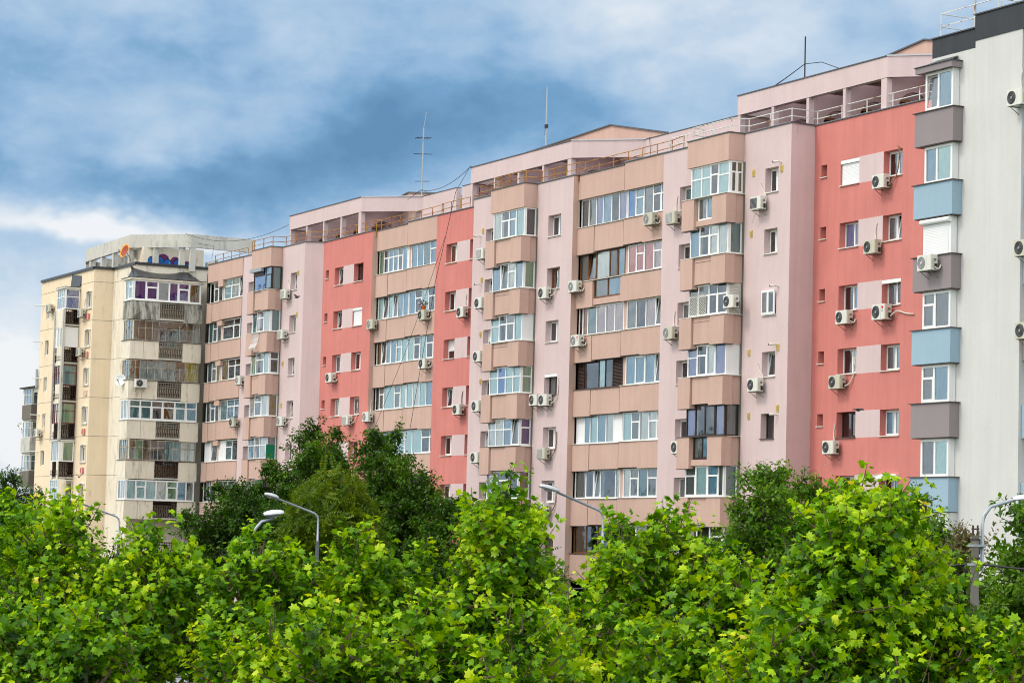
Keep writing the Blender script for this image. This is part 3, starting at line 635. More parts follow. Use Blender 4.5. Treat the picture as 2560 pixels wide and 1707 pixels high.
# roof storey: set back wall, ring beams on columns, arched cross walls, low gables
ZB0, ZB1 = 27.9, 28.8
for x0, x1 in ((-135.2, -128.6), (-145, -136.0), (-114.5, -104), (-88, -78)): b = MB(); b.box(x0, x1, 2.95, 3.25, 26.13, ZB1, 'pink'); b.box(x0, x1, 2.92, 3.28, ZB1 + .002, ZB1 + .04, 'flash'); b.build('roof_wall', PB)
def penthouse(xl, xr, gable):
    yf, yb = 0.05, 3.0; k = 2.75
    b = MB(); b.box(xl, xr, yf, yf + .3, ZB0, ZB1, 'pink')                             # front beam
    b.face([(xr, yf, ZB0), (xr + k, yb, ZB0), (xr + k, yb, ZB1), (xr, yf, ZB1)], 'pink')    # splayed end
    b.face([(xr - .1, yf + .3, ZB0), (xr, yf, ZB0), (xr + k, yb, ZB0), (xr + k - .4, yb, ZB0)][::-1], 'pink')
    b.face([(xr + k - .4, yb, ZB0), (xr - .1, yf + .3, ZB0), (xr - .1, yf + .3, ZB1), (xr + k - .4, yb, ZB1)], 'pink')
    b.face([(xr, yf, ZB1), (xr + k, yb, ZB1), (xr + k - .4, yb, ZB1), (xr - .1, yf + .3, ZB1)], 'pink')
    b.box(xl, xl + .3, yf + .3, yb, ZB0, ZB1, 'pink'); b.build('roof_beam', PB)
    f = MB(); f.box(xl - .04, xr + .01, yf - .04, yf + .33, ZB1 + .003, ZB1 + .05, 'flash')
    f.face([(xr, yf - .05, ZB1 + .06), (xr + k + .03, yb - .05, ZB1 + .06), (xr + k - .4, yb, ZB1 + .06), (xr - .1, yf + .3, ZB1 + .06)], 'flashl'); f.face([(xr, yf - .05, ZB1), (xr + k + .03, yb - .05, ZB1), (xr + k + .03, yb - .05, ZB1 + .06), (xr, yf - .05, ZB1 + .06)], 'flashl'); f.build('parapet_cap', PB)
    n = 4; hs = []
    for i in range(n):
        a = 1.1 + i * (xr - xl - 1) / n; hs.append((a, a + 1.0, 26.3, 27.5))
    b = MB(); wall_grid(b, (xl + .3, yb), (1, 0), xr + k - xl - .35, 26.13, ZB1 - .01, hs, 'mauve', rd=.15, room=.7); b.box(xl + .31, xr + k - 2.2, yb - 1.3, yb - .01, ZB1 - .16, ZB1 - .02, 'mauve'); b.build('roof_wall', PB)  # overhang slab along this wall is added to darken the terrace recess
    for i in range(n + 1):
        x = xl + .02 + (xr - xl - .5) * i / n; w = .40 if i == n else .2
        c = MB(); c.box(x, x + w, yf + .02, yf + .3, 26.13, ZB0 - .002, 'pink'); c.build('column', PB)
        # cross wall with an arched opening
        c = MB(); A = []; ya, yc = yf + .3, yb; ym, rad = (ya + yc) / 2, .85
        for xx in (x + .02, x + .2):
            for q in range(13):
                w0, w1 = math.pi * q / 13, math.pi * (q + 1) / 13
                p0, p1 = (ym - rad * math.cos(w0), 26.6 + rad * math.sin(w0)), (ym - rad * math.cos(w1), 26.6 + rad * math.sin(w1))
                pts = [(xx, p0[0], p0[1]), (xx, p1[0], p1[1]), (xx, p1[0], ZB0 + .25), (xx, p0[0], ZB0 + .25)]
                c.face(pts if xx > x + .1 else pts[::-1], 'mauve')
            for a2, c2 in ((ya, ym - rad), (ym + rad, yc)): c.face([(xx, a2, 26.13), (xx, c2, 26.13), (xx, c2, ZB0 + .25), (xx, a2, ZB0 + .25)], 'mauve')
        for q in range(13):
            w0, w1 = math.pi * q / 13, math.pi * (q + 1) / 13
            p0, p1 = (ym - rad * math.cos(w0), 26.6 + rad * math.sin(w0)), (ym - rad * math.cos(w1), 26.6 + rad * math.sin(w1))
            c.face([(x + .02, *p0), (x + .2, *p0), (x + .2, *p1), (x + .02, *p1)], 'gbox')
        c.face([(x + .02, ya, ZB0 + .25), (x + .2, ya, ZB0 + .25), (x + .2, yc, ZB0 + .25), (x + .02, yc, ZB0 + .25)], 'flash'); c.face([(x + .1, ym - rad, 26.13), (x + .1, ym + rad, 26.13), (x + .1, ym + rad, 27.0), (x + .1, ym - rad, 27.0)], 'dbrown'); c.bar((x + .12, ym - rad, 27.03), (x + .12, ym + rad, 27.03), (0, 0, 1), .05, (1, 0, 0), .06, 'brown'); c.build('arch_wall', PB)
    if gable:
        g0, gp, g1, zl, zp, z2 = gable; g = MB(); pr = [(g0, zl - 1.2), (g1, zl - 1.2), (g1, zl), (gp, zp), (g0, z2)]
        g.face([(x, 4.0, z) for x, z in pr], 'peach'); g.face([(x, 8.0, z) for x, z in pr][::-1], 'peach')
        for i in range(5):
            p, q = pr[i], pr[(i + 1) % 5]; g.face([(p[0], 4.0, p[1]), (p[0], 8, p[1]), (q[0], 8, q[1]), (q[0], 4, q[1])], 'peach')
        g.build('gable', PB)
        g = MB()
        for p, q in (((g1 + .05, zl + .01), (gp, zp + .03)), ((gp, zp + .03), (g0 - .05, z2 + .01))): g.bar((p[0], 3.97, p[1]), (q[0], 3.97, q[1]), (0, 1, 0), .06, (0, 0, 1), .035, 'flash')
        g.build('gable_cap', PB)
penthouse(-128.25, -116.35, (-131.5, -119.2, -113.2, 29.2, 30.4, 30.05))
penthouse(-100.2, -88.3, (-103, -91, -85, 29.2, 30.4, 29.2))
penthouse(-155.05, -143.4, (-151.5, -145, -139.2, 28.9, 29.6, 28.9))

# wall vents and floodlights
for x, y, z in ((-96.5, -1.35, 24.61), (-96.6, -1.35, 21.86), (-96.6, -1.35, 16.48), (-96.53, -1.35, 13.64), (-94.2, -1.35, 24.55), (-94.25, -1.35, 16.6), (-94.2, -1.35, 13.9), (-123.68, -1.35, 24.66), (-123.68, -1.35, 21.96), (-123.65, -1.35, 18.98), (-123.5, -1.35, 16.4), (-150.55, -1.05, 24.63), (-150.6, -1.05, 21.95), (-152.7, -1.05, 18.9), (-152.7, -1.05, 16.2)):
    b = MB(); b.box(x - .10, x + .10, y - .04, y, z - .15, z + .15, 'yell'); b.box(x - .07, x + .07, y - .056, y - .051, z - .1, z + .1, 'yelld'); b.build('vent_cover', PB)
for x, y, z in ((-94.25, -1.35, 24.83), (-123.9, -1.35, 24.36), (-123.7, -1.35, 21.7), (-94.3, -1.35, 19.3), (-94.3, -1.35, 16.7), (-94.2, -1.35, 13.6)):
    b = MB(); b.tube([(x, y, z), (x - .03, y - .16, z + .03), (x - .16, y - .34, z + .01)], [.025, .04, .06], 'offw', 8); b.lathe([(0, 0), (.058, .008), (.058, .02)], (x - .16, y - .34, z + .01), (-.8, -.6, -.05), 'fan', 10); b.build('wall_light', PB)
# white flexible pipes left on the wall and a flower box
def hose(pts, m='hose', r=.035):
    b = MB(); P = [Vector(p) for p in pts]; out = []
    for i in range(len(P) - 1):
        p0, p1, p2, p3 = P[max(i - 1, 0)], P[i], P[i + 1], P[min(i + 2, len(P) - 1)]
        for t in (0, .25, .5, .75): out.append(.5 * ((2 * p1) + (p2 - p0) * t + (2 * p0 - 5 * p1 + 4 * p2 - p3) * t * t + (3 * p1 - p0 - 3 * p2 + p3) * t ** 3))
    out.append(P[-1]); b.tube(out, r, m, 6); return b

# ------------------------------------------------------------------ air conditioners
def text_mesh(txt, size, mat, name, parent, loc, rot):
    cu = bpy.data.curves.new(name, 'FONT'); cu.body = txt; cu.size = size; cu.align_x = 'CENTER'; cu.extrude = .003
    t = bpy.data.objects.new('tmp', cu); C.objects.link(t); dg = bpy.context.evaluated_depsgraph_get()
    me = bpy.data.meshes.new_from_object(t.evaluated_get(dg)); bpy.data.objects.remove(t); bpy.data.curves.remove(cu)
    me.materials.clear(); me.materials.append(M[mat]); o = bpy.data.objects.new(name, me); C.objects.link(o); o.parent = parent; o.location = loc; o.rotation_euler = rot; return o
PROTO = {}
def ac_proto(kind):
    if kind in PROTO: return PROTO[kind]
    casing, fan = {'a': ('white', 'fan'), 'b': ('white', 'fanl'), 'c': ('cream2', 'fan'), 'd': ('cream2', 'fanl')}[kind[0]]
    sq = kind.endswith('q'); r = thing('air_conditioner', (0, 0, 0), '', 'air conditioner', 'air conditioners on the facades')
    W, H, D, g = .42, .58, .33, .14
    b = MB(); y0, y1 = -g - D, -g; c = .03     # chamfered casing
    prof = [(-W + c, y0), (W - c, y0), (W, y0 + c), (W, y1), (-W, y1), (-W, y0 + c)]
    b.prism(prof, 0, H - .02, casing); b.prism([(x * .985, y * .99) for x, y in prof], H - .0195, H, casing)
    b.box(.18, .185, y0 - .003, y0, .02, H - .04, 'fanl')                              # panel joint
    b.box(W + .001, W + .02, y0 + .06, y0 + .16, .12, .42, 'cream2'); b.box(W + .001, W + .045, y0 + .19, y0 + .29, .05, .24, 'fan'); b.box(W + .001, W + .012, y0 + .17, y0 + .27, .34, .44, 'brk')
    body = b.build('casing', r)
    f = MB()
    if sq:
        f.box(-W + .05, .15, y0 - .012, y0 - .001, .06, H - .07, fan)
        for i in range(9): f.box(-W + .04, .16, y0 - .024, y0 - .0125, .07 + i * .05, .086 + i * .05, 'white' if fan == 'fanl' else 'fanl')
    else:
        cx, cz, R = -.13, H * .5, .235
        f.lathe([(R, 0), (R, .012), (R - .012, .014), (R - .02, .004), (.0, .004)], (cx, y0, cz), (0, -1, 0), fan, 24)
        for rad in (.06, .11, .16, .205): f.tube([(cx + rad * math.cos(t * math.pi / 10), y0 - .014, cz + rad * math.sin(t * math.pi / 10)) for t in range(21)], .004, 'fanl', 4, False)
        f.lathe([(.0, .02), (.045, .018), (.05, .006)], (cx, y0, cz), (0, -1, 0), 'fanl' if fan == 'fan' else 'white', 12)
    f.build('fan_grille', r)
    for x in (-.28, .28): k = MB(); k.bar((x, y0 - .02, -.015), (x, 0, -.015), (1, 0, 0), .015, (0, 0, 1), .014, 'brk'); k.bar((x, -.012, -.015), (x, -.012, .30), (1, 0, 0), .015, (0, 1, 0), .012, 'brk'); k.bar((x, y0 + .08, -.03), (x, -.02, -.26), (1, 0, 0), .01, (0, 0, 1), .012, 'brk'); k.build('bracket', r)
    PROTO[kind] = r; r['used'] = 0; return r
HOSE = {'n': None, 's': [(.44, -.3, .12), (.52, -.16, .04), (.5, -.04, .2)],
 'u': [(.42, -.2, .50), (.2, -.06, .75), (-.1, -.04, 1.0), (-.22, -.03, 1.25)], 'v': [(.0, -.1, .56), (-.12, -.05, .85), (-.1, -.03, 1.2), (-.04, -.01, 1.35)],
 'r': [(.44, -.22, .1), (.66, -.1, .22), (.86, -.05, .55), (.92, -.04, 1.05), (.88, -.03, 1.4)], 'l': [(.44, -.22, .1), (.7, -.08, .3), (1.2, -.05, .18), (1.7, -.05, .12)], 'g': [(.44, -.25, .1), (.7, -.1, .3), (.9, -.05, .8), (.95, -.04, 1.6), (.8, -.03, 1.75)]}
def ac(x, yw, zc, kind, hs, label, rz=0, drain=False, badge=None, pipem='hose', s=1.0):
    p = ac_proto(kind)
    if p['used']:
        o = p.copy(); C.objects.link(o)
        for ch in list(p.children):
            if ch.name.split('.')[0] in ('casing', 'fan_grille', 'bracket'): c = ch.copy(); C.objects.link(c); c.parent = o
    else: o = p
    p['used'] = 1
    if 'used' in o and o is not p: del o['used']
    o.location = (x, yw, zc - .29 * s); o.rotation_euler = (0, 0, rz); o.scale = (s, s, s); o['label'] = label.replace('units ', 'air conditioners ', 1) if ' of two units' in label or ' of the two units' in label else label.replace('unit', 'air conditioner', 1); WLOC[o.name] = Vector()
    if HOSE[hs]: hose(HOSE[hs], pipem, .028).build('pipe', o, True)
    if drain: hose([(.1, -.3, 0), (-.2, -.3, -.2), (-.6, -.2, -.5)], 'hose', .014).build('drain_hose', o)
    if badge:
        b = MB(); b.lathe([(0, .006), (.06, .006), (.06, 0)], (.29, -.47, .45), (0, -1, 0), 'red', 14); b.build('badge', o)
        text_mesh('LG', .09, 'greyt', 'lettering', o, (.29, -.474, .29), (R_(90), 0, 0))
    return o
AC = [
 (-88.2, 0, 23.36, 'a', 'g', 'unit with long curved pipe under the top right window of the coral end wall', dict(pipem='hosed')),
 (-88.75, 0, 20.62, 'c', 'v', 'unit under the pink panel in the second window row of the coral end wall'),
 (-90.75, 0, 17.75, 'a', 's', 'smaller of the two units in the third window row of the coral end wall'),
 (-87.95, 0, 17.78, 'a', 'l', 'big unit with a red badge and a pipe running right on the coral wall', dict(badge=1, s=1.12)),
 (-91.2, 0, 14.97, 'c', 'r', 'unit with a hose looping up right in the fourth coral end wall row'),
 (-91.6, 0, 12.16, 'a', 'v', 'lowest unit on the coral end wall beside a dark brown window', dict(drain=True)),
 (-95.65, -1.35, 23.12, 'aq', 'u', 'unit with a dark square grille right of the topmost right hand bay', dict(drain=True)),
 (-95.6, -1.35, 14.97, 'a', 'u', 'unit with round dark fan below a yellow vent, right of the white panelled bay'),
 (-103.05, -1.35, 23.22, 'dq', 'v', 'topmost yellowed unit left of the right hand bay, by a small window'),
 (-103.05, -1.35, 17.75, 'd', 'v', 'pale unit left of the bay with white lattice screens'),
 (-102.1, -1.35, 12.34, 'a', 'n', 'white unit left of the dark brown framed bay'),
 (-105.6, -1.08, 23.45, 'd', 's', 'yellowed unit on the top parapet of the wide band with blue curtains'),
 (-113.05, -1.08, 20.76, 'b', 's', 'white unit on the parapet left of the brown framed loggia'),
 (-112.65, -1.08, 17.97, 'b', 's', 'white unit with a red badge below the loggia with blush curtains', dict(badge=1)),
 (-115.8, -1.35, 20.62, 'a', 'r', 'white unit with a curved white pipe under a brown framed window'),
 (-116.5, -1.35, 15.11, 'a', 'n', 'left one of two units side by side under a dark shuttered window'),
 (-115.45, -1.35, 15.07, 'a', 'r', 'right one of two units side by side under a dark shuttered window'),
 (-115.5, -1.35, 12.32, 'dq', 'r', 'unit with plain square front and a brown pipe, second lowest beside the middle bay', dict(pipem='hosed')),
 (-115.4, -1.35, 9.49, 'b', 'r', 'lowest unit right of the middle bay, just above the tree tops', dict(pipem='hosed')),
 (-123.15, -1.35, 23.32, 'bq', 'n', 'square grilled unit half hidden behind the topmost parapet of the middle bay'),
 (-123.2, -1.35, 20.64, 'a', 'n', 'unit with dark fan left of the middle bay, second from the top'),
 (-123.2, -1.35, 17.73, 'a', 'n', 'unit with dark fan left of the middle bay, third from the top'),
 (-123.2, -1.35, 15.04, 'a', 'n', 'unit with dark fan left of the middle bay, fourth from the top'),
 (-123.15, -1.35, 12.26, 'a', 'n', 'lowest unit left of the middle bay, above a spiky tree top'),
 (-128.15, 0, 20.58, 'a', 'v', 'unit beside a dark louvred window, upper one on the middle coral wall'),
 (-128.3, 0, 15.1, 'a', 'v', 'unit with a thin curved cable above it, lower one on the middle coral wall', dict(pipem='hosed')),
 (-133.8, .25, 20.81, 'c', 's', 'unit with a pot of flowers on top of it'),
 (-133.5, .25, 17.97, 'a', 's', 'unit directly below the one with the flower pot', dict(drain=True)),
 (-141.1, .25, 20.75, 'd', 'n', 'unit at the left end of the glazed band, beside the left coral wall'),
 (-141.3, .25, 15.13, 'b', 'v', 'unit at the left end of the glazed band, just above the dark trees'),
 (-146.6, 0, 17.74, 'a', 's', 'unit with dark fan under the middle of the left coral wall'),
 (-143.8, 0, 14.98, 'bq', 'r', 'unit at the bottom right of the left coral wall, behind a tree top'),
 (-152.0, -1.05, 23.33, 'bq', 'u', 'topmost unit right of the left bay, near a flying pigeon', dict(drain=True)),
 (-152.3, -1.05, 20.74, 'bq', 's', 'pale unit right of the left bay, second from the top'),
 (-151.9, -1.05, 15.14, 'b', 'r', 'lowest unit right of the left bay with a tall white pipe'),
 (-159.5, -1.05, 18.11, 'b', 'n', 'upper of two units between the left bay and the leftmost peach loggias'),
 (-160.35, -1.05, 15.32, 'c', 'n', 'lower of two units between the left bay and the leftmost peach loggias'),
 (-76.75, -6.0, 18.44, 'b', 's', 'unit hung on a grey brown balcony front under a closed white shutter'),
 (-71.9, -5.72, 23.99, 'a', 'v', 'topmost unit at the right edge of the grey block'),
 (-71.4, -5.72, 18.54, 'c', 'n', 'unit on a blue parapet at the right edge of the grey block'),
 (-71.3, -5.72, 15.59, 'c', 'n', 'unit on a grey brown parapet at the right edge of the grey block'),
 (-183.9, -6.9, 24.29, 'd', 'n', 'unit left of the topmost blue glazed balcony of the cream block'),
 (-176.15, -6.9, 23.38, 'd', 'v', 'unit below the topmost arched window of the cream block'),
 (-176.15, -6.9, 20.59, 'd', 'n', 'unit left of the second arched window of the cream block'),
 (-185.7, -6.9, 15.04, 'b', 'r', 'unit under a small window at the far left edge of the cream block'),
]
for q in AC:
    ac(*q[:6], **(q[6] if len(q) > 6 else {}))
ac(-97.16, -1.72, 18.79, 'a', 'n', 'unit on the side of the bay screened with white lattice', rz=0)
ac(-167.5, -5.62, 18.03, 'a', 'n', 'unit on the stained balcony of the cream block beside the white dish', rz=R_(90))

# flower pot standing on an air conditioner, hanging pots
def flowers(loc, label, n=70, r=.22, seed=1):
    rnd = random.Random(seed); t = thing('flower_pot', loc, label, 'flower pot'); x, y, z = loc
    p = MB(); p.lathe([(0, 0), (.12, 0), (.17, .22), (.18, .22), (.18, .25), (.15, .25), (.14, .2), (0, .2)], loc, (0, 0, 1), 'terra', 12); p.build('pot', t)
    f, l = MB(), MB()
    for i in range(n):
        d = Vector((rnd.gauss(0, 1), rnd.gauss(0, 1), abs(rnd.gauss(0, 1)) + .1)).normalized() * r * rnd.uniform(.6, 1.3); c = Vector((x, y, z + .3)) + Vector((d.x * 1.5, d.y, d.z))
        a = Vector((rnd.gauss(0, 1), rnd.gauss(0, 1), rnd.gauss(0, 1))).normalized(); b_ = a.orthogonal().normalized(); s = .05
        (l if i % 3 else f).face([c + a * s, c + b_ * s, c - a * s, c - b_ * s], 'plant' if i % 3 else ('petal' if i % 2 else 'petalw'))
    l.build('leaves', t); f.build('blossoms', t); return t
flowers((-133.75, -.08, 21.10), 'terracotta pot of pink and white flowers on top of an air conditioner')

# ------------------------------------------------------------------ grey block on the right
GB = thing('apartment_building', (-74, -2, 0), 'light grey apartment block with grey brown and blue balconies and a charcoal roof band', 'apartment building')
GZ = [24.23 - 2.75 * i for i in range(9)]
b = MB(); wall_grid(b, (-77.6, -5.55), (1, 0), 2.85, 0, 26.35, [(.12, 1.6, z + .02, z + 1.42) for z in GZ[:6]], 'grey'); b.face([(-77.6, -5.55, 0), (-77.6, 8, 0), (-77.6, 8, 26.35), (-77.6, -5.55, 26.35)][::-1], 'grey'); b.build('wall', GB)
b = MB(); wall_grid(b, (-74.75, -5.72), (1, 0), 2.72, 0, 26.55, [], 'grey'); b.face([(-72.03, -5.72, 0), (-72.03, -5.0, 0), (-72.03, -5.0, 26.55), (-72.03, -5.72, 26.55)], 'grey'); b.face([(-74.75, -5.55, 0), (-74.75, -5.72, 0), (-74.75, -5.72, 26.55), (-74.75, -5.55, 26.55)], 'grey'); b.build('wall', GB)
b = MB(); wall_grid(b, (-72.03, -5.0), (1, 0), 6, 0, 26.55, [(.35, 1.8, z + .15, z + 1.45) for z in GZ[:7]], 'grey'); b.build('wall', GB)
b = MB(); b.box(-77.6, -74.752, -5.56, 8, 26.352, 27.08, 'black'); b.build('roof_band', GB)
b = MB(); b.box(-74.75, -66, -5.75, 8, 26.552, 27.5, 'black'); b.build('roof_band', GB)
b = MB(); b.box(-77.65, -74.753, -5.62, -5.3, 27.082, 27.13, 'flash'); b.box(-77.68, -77.5, -5.29, 8, 27.085, 27.125, 'flashl'); b.box(-74.8, -66, -5.8, -5.4, 27.502, 27.55, 'flash'); b.build('parapet_cap', GB)
b = MB(); b.box(-77.5, -66, -4.4, 8, 0, 26.1, 'dconc'); b.build('building_core', GB)
b = MB(); b.box(-78.0, -75.72, -5.97, -5.552, 0, GZ[5] - 1.30, 'grey'); b.build('wall', GB)
GS = ['O.9g F1s', 'F.8s F1c', None, 'T.8g F1g', 'T.8g F1s', 'F1g F1c', 'F1g F1g']
for i, z in enumerate(GZ[:7]):
    m = 'gbox' if i % 2 == 0 else 'bbox'
    if i < 6:
        b = MB(); b.box(-78.05, -75.68, -6.0, -5.552, z - 1.27, z, m); o = b.build('balcony_parapet', GB)
        b = MB(); b.box(-78.15, -75.6, -6.06, -5.55, z + .002, z + .03, 'silld'); b.box(-78.0, -75.72, -5.98, -5.553, z - 1.3, z - 1.272, 'silld'); b.build('sill', o)
    top = GZ[i - 1] - 1.31 if i else z + 1.5
    if i >= 6: continue
    xa, xb = -77.62, -75.92
    if GS[i]:
        unit(GB, 'balcony_glazing', [dict(P0=(xa, -5.84), U=(1, 0), W=xb - xa, z0=z + .03, z1=top, spec=sp(GS[i]), fw=.10), dict(P0=(xb + .004, -5.775), U=(0, 1), W=.215, z0=z + .03, z1=top, spec=sp('P1w'), fw=.05)])
    else:
        b = MB(); b.box(xa, xb, -5.85, -5.58, z + .03, top, 'panelw')
        for j in range(22): b.box(xa + .12, xb - .12, -5.868, -5.851, z + .06 + j * .058, z + .06 + j * .058 + .052, 'panelw')
        b.tube([(xa - .05, -5.93, top - .12), (xb + .05, -5.93, top - .12)], .1, 'upvc', 10); b.build('roller_shutter', GB)
b = MB(); z = GZ[0] + 1.5; b.box(-78.0, -75.75, -6.05, -5.553, z + .004, z + .24, 'gbox'); b.box(-78.04, -75.7, -6.1, -5.3, z + .242, z + .27, 'flash'); b.face([(-77.6, -6.0, z + .275), (-75.8, -6.0, z + .275), (-76.0, -5.565, z + .5), (-77.3, -5.565, z + .5)], 'flash'); b.build('balcony_roof', GB)
for i, z in enumerate(GZ[:6]):              # narrow second balcony column at the right edge
    m = ['bbox', 'bbox', 'bbox', 'gbox', 'bbox', 'bbox'][i]; zz = z - .22 if i else z - .1
    b = MB(); b.box(-72.0, -69.5, -5.6, -5.002, zz - 1.18 - (0 if i else .1), zz, m); b.build('balcony_parapet', GB)
    unit(GB, 'balcony_glazing', [dict(P0=(-71.5, -5.3), U=(1, 0), W=1.9, z0=zz + .02, z1=zz + 1.5, spec=sp('F1k F1s'))])
b = MB()                                     # roof railing of the grey block
def rail_run(pts, z0, h, mat, parent, post_m=None, step=1.5, mid=True, top=True):
    r = MB()
    zs = [z0 + h] + ([z0 + h * .48] if mid else [])
    for zz in zs: r.tube([(x, y, zz) for x, y in pts], .022, mat, 5)
    r.build('rail', parent)
    posts = []
    for (xa, ya), (xb, yb) in zip(pts, pts[1:]):
        L = math.hypot(xb - xa, yb - ya); n = max(1, round(L / step))
        for i in range(n): posts.append((xa + (xb - xa) * i / n, ya + (yb - ya) * i / n))
    posts.append(pts[-1])
    for x, y in posts:
        p = MB(); p.tube([(x, y, z0 - .35), (x, y, z0 + h)], .026, post_m or mat, 5); p.build('post', parent)
rg = thing('roof_railing', (-77, -5, 27.1), 'white pipe railing with rusty top rail on the charcoal roof of the grey block', 'railing')
rail_run([(-75.2, 4.0), (-77.35, 4.0), (-77.35, -5.35), (-75.3, -5.35), (-72.5, -5.35), (-70, -5.35)], 27.1, .95, 'rustw', rg, None, 1.7)
rg = thing('roof_railing', (-74, -4, 27.5), 'white pipe railing on the higher part of the charcoal roof', 'railing', )
rail_run([(-70, -5.2), (-73.9, -5.2), (-73.9, 2)], 27.5, 1.1, 'rustw', rg, None, 1.9)

# railings of the pink block
rl = thing('roof_railing', (-140, 0, 26.5), 'rust coloured pipe railing along the roof edge of the left and middle pink block', 'railing')
rail_run([(-166.5, -.75), (-160.3, -.75)], 26.55, .62, 'rust', rl)
rail_run([(-157.0, -1.75), (-156.6, -1.75), (-153.5, -1.7), (-153.2, -.9), (-149.9, -.85), (-148.8, .15), (-141.4, .2), (-141.2, .45), (-137, .45), (-132.4, .4), (-132.2, .2), (-127.3, .2)], 26.55, .64, 'rust', rl, None, 1.35)
rail_run([(-124.6, -1.2), (-121.5, -1.25), (-121.2, -1.95), (-117.6, -1.95), (-117.3, -1.15), (-113.4, -1.1), (-113.2, -.85), (-108.8, -.85), (-104.5, -.9), (-103, -1.15)], 26.55, .64, 'rust', rl, None, 1.5)
rail_run([(-124.6, .1), (-124.6, -1.2)], 26.55, .64, 'rust', rl)
rl = thing('roof_railing', (-95, 0, 26.5), 'white rusting pipe railing along the roof edge above the coral end wall', 'railing')
rail_run([(-104.2, -1.2), (-101.0, -1.2), (-100.8, -1.95), (-97.5, -1.95), (-97.2, -1.2), (-93.7, -1.2), (-93.75, .2), (-86.2, .2), (-80, .2)], 26.55, .64, 'rustw', rl, None, 1.75)

# ------------------------------------------------------------------ cream block on the left
CB = thing('apartment_building', (-178, 0, 0), 'cream concrete apartment block with stained balconies and a grey ring beam on its roof', 'apartment building')
xs = -169.45
b = MB(); hs = [(1.35, 2.25, RZ(k) - .12, RZ(k) + 1.0) for k in range(7)] + [(11.1, 12.2, RZ(k) + .0, RZ(k) + 1.13) for k in range(7)] + [(7.7, 9.4, RZ(k) - .9, RZ(k) + 1.2) for k in range(7)]
wall_grid(b, (-187, -6.9), (1, 0), 12.55, 0, ZTOP, hs, 'cream', rd=.14); b.build('wall', CB)
b = MB(); b.face([(-174.45, -6.9, 0), (-174.3, -5.5, 0), (-174.3, -5.5, ZTOP), (-174.45, -6.9, ZTOP)], 'cream'); b.build('wall', CB)
b = MB(); b.face([(-174.3, -5.5, 0), (xs, -5.5, 0), (xs, -5.5, ZTOP), (-174.3, -5.5, ZTOP)], 'creamp'); b.build('wall', CB)
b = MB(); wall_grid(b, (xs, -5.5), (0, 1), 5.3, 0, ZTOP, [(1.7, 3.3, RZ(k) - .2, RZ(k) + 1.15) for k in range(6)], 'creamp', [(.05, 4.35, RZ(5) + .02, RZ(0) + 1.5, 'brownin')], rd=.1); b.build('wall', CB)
b = MB(); b.face([(xs, -.2, 0), (-166.9, -.2, 0), (-166.9, -.2, 25.2), (xs, -.2, 25.2)], 'dconc'); b.face([(xs, -.2, 25.2), (-166.9, -.2, 25.2), (-166.9, 6, 25.2), (xs, 6, 25.2)], 'roof'); b.build('connecting_wall', CB)
b = MB(); b.prism([(-187, -6.7), (-174.6, -6.7), (-174.5, -5.3), (xs - .2, -5.3), (xs - .2, 6), (-187, 6)], 26.0, 26.2, 'roof'); b.face([(-187, 6, 0), (-187, -6.9, 0), (-187, -6.9, ZTOP), (-187, 6, ZTOP)], 'cream'); b.face([(-185.6, -5.9, 0), (-176, -5.9, 0), (-176, -5.9, 26), (-185.6, -5.9, 26)], 'inner'); b.build('building_core', CB)
b = MB()
for p, q in (((-187.05, -6.9), (-174.42, -6.9)), ((-174.42, -6.9), (-174.28, -5.5)), ((-174.28, -5.5), (xs, -5.5)), ((xs, -5.5), (xs, -.2))):
    d = (Vector(q) - Vector(p)).normalized(); b.bar((*p, ZTOP + .05), (*q, ZTOP + .05), (-d.y, d.x, 0), .12, (0, 0, 1), .09, 'tarp')
b.build('parapet_cap', CB)
b = MB()                                     # joints between the wall panels
for k in range(-1, 8):
    z = RZ(k) - .93
    b.box(-187.005, -174.5, -6.906, -6.9, z, z + .025, 'dconc'); b.face([(-174.446, -6.9, z), (-174.294, -5.5, z), (-174.294, -5.5, z + .025), (-174.446, -6.9, z + .025)], 'dconc'); b.box(-174.3, xs, -5.506, -5.5, z, z + .022, 'dconc')
b.box(-175.95, -175.93, -6.906, -6.9, 0, 0.01, 'dconc'); b.build('panel_joint', CB)
CW = ['C1k C1s', 'C1g C1k', 'C1w C1s', 'C1g C1s', 'C1k C1g', 'C1k C1w', 'F1n']
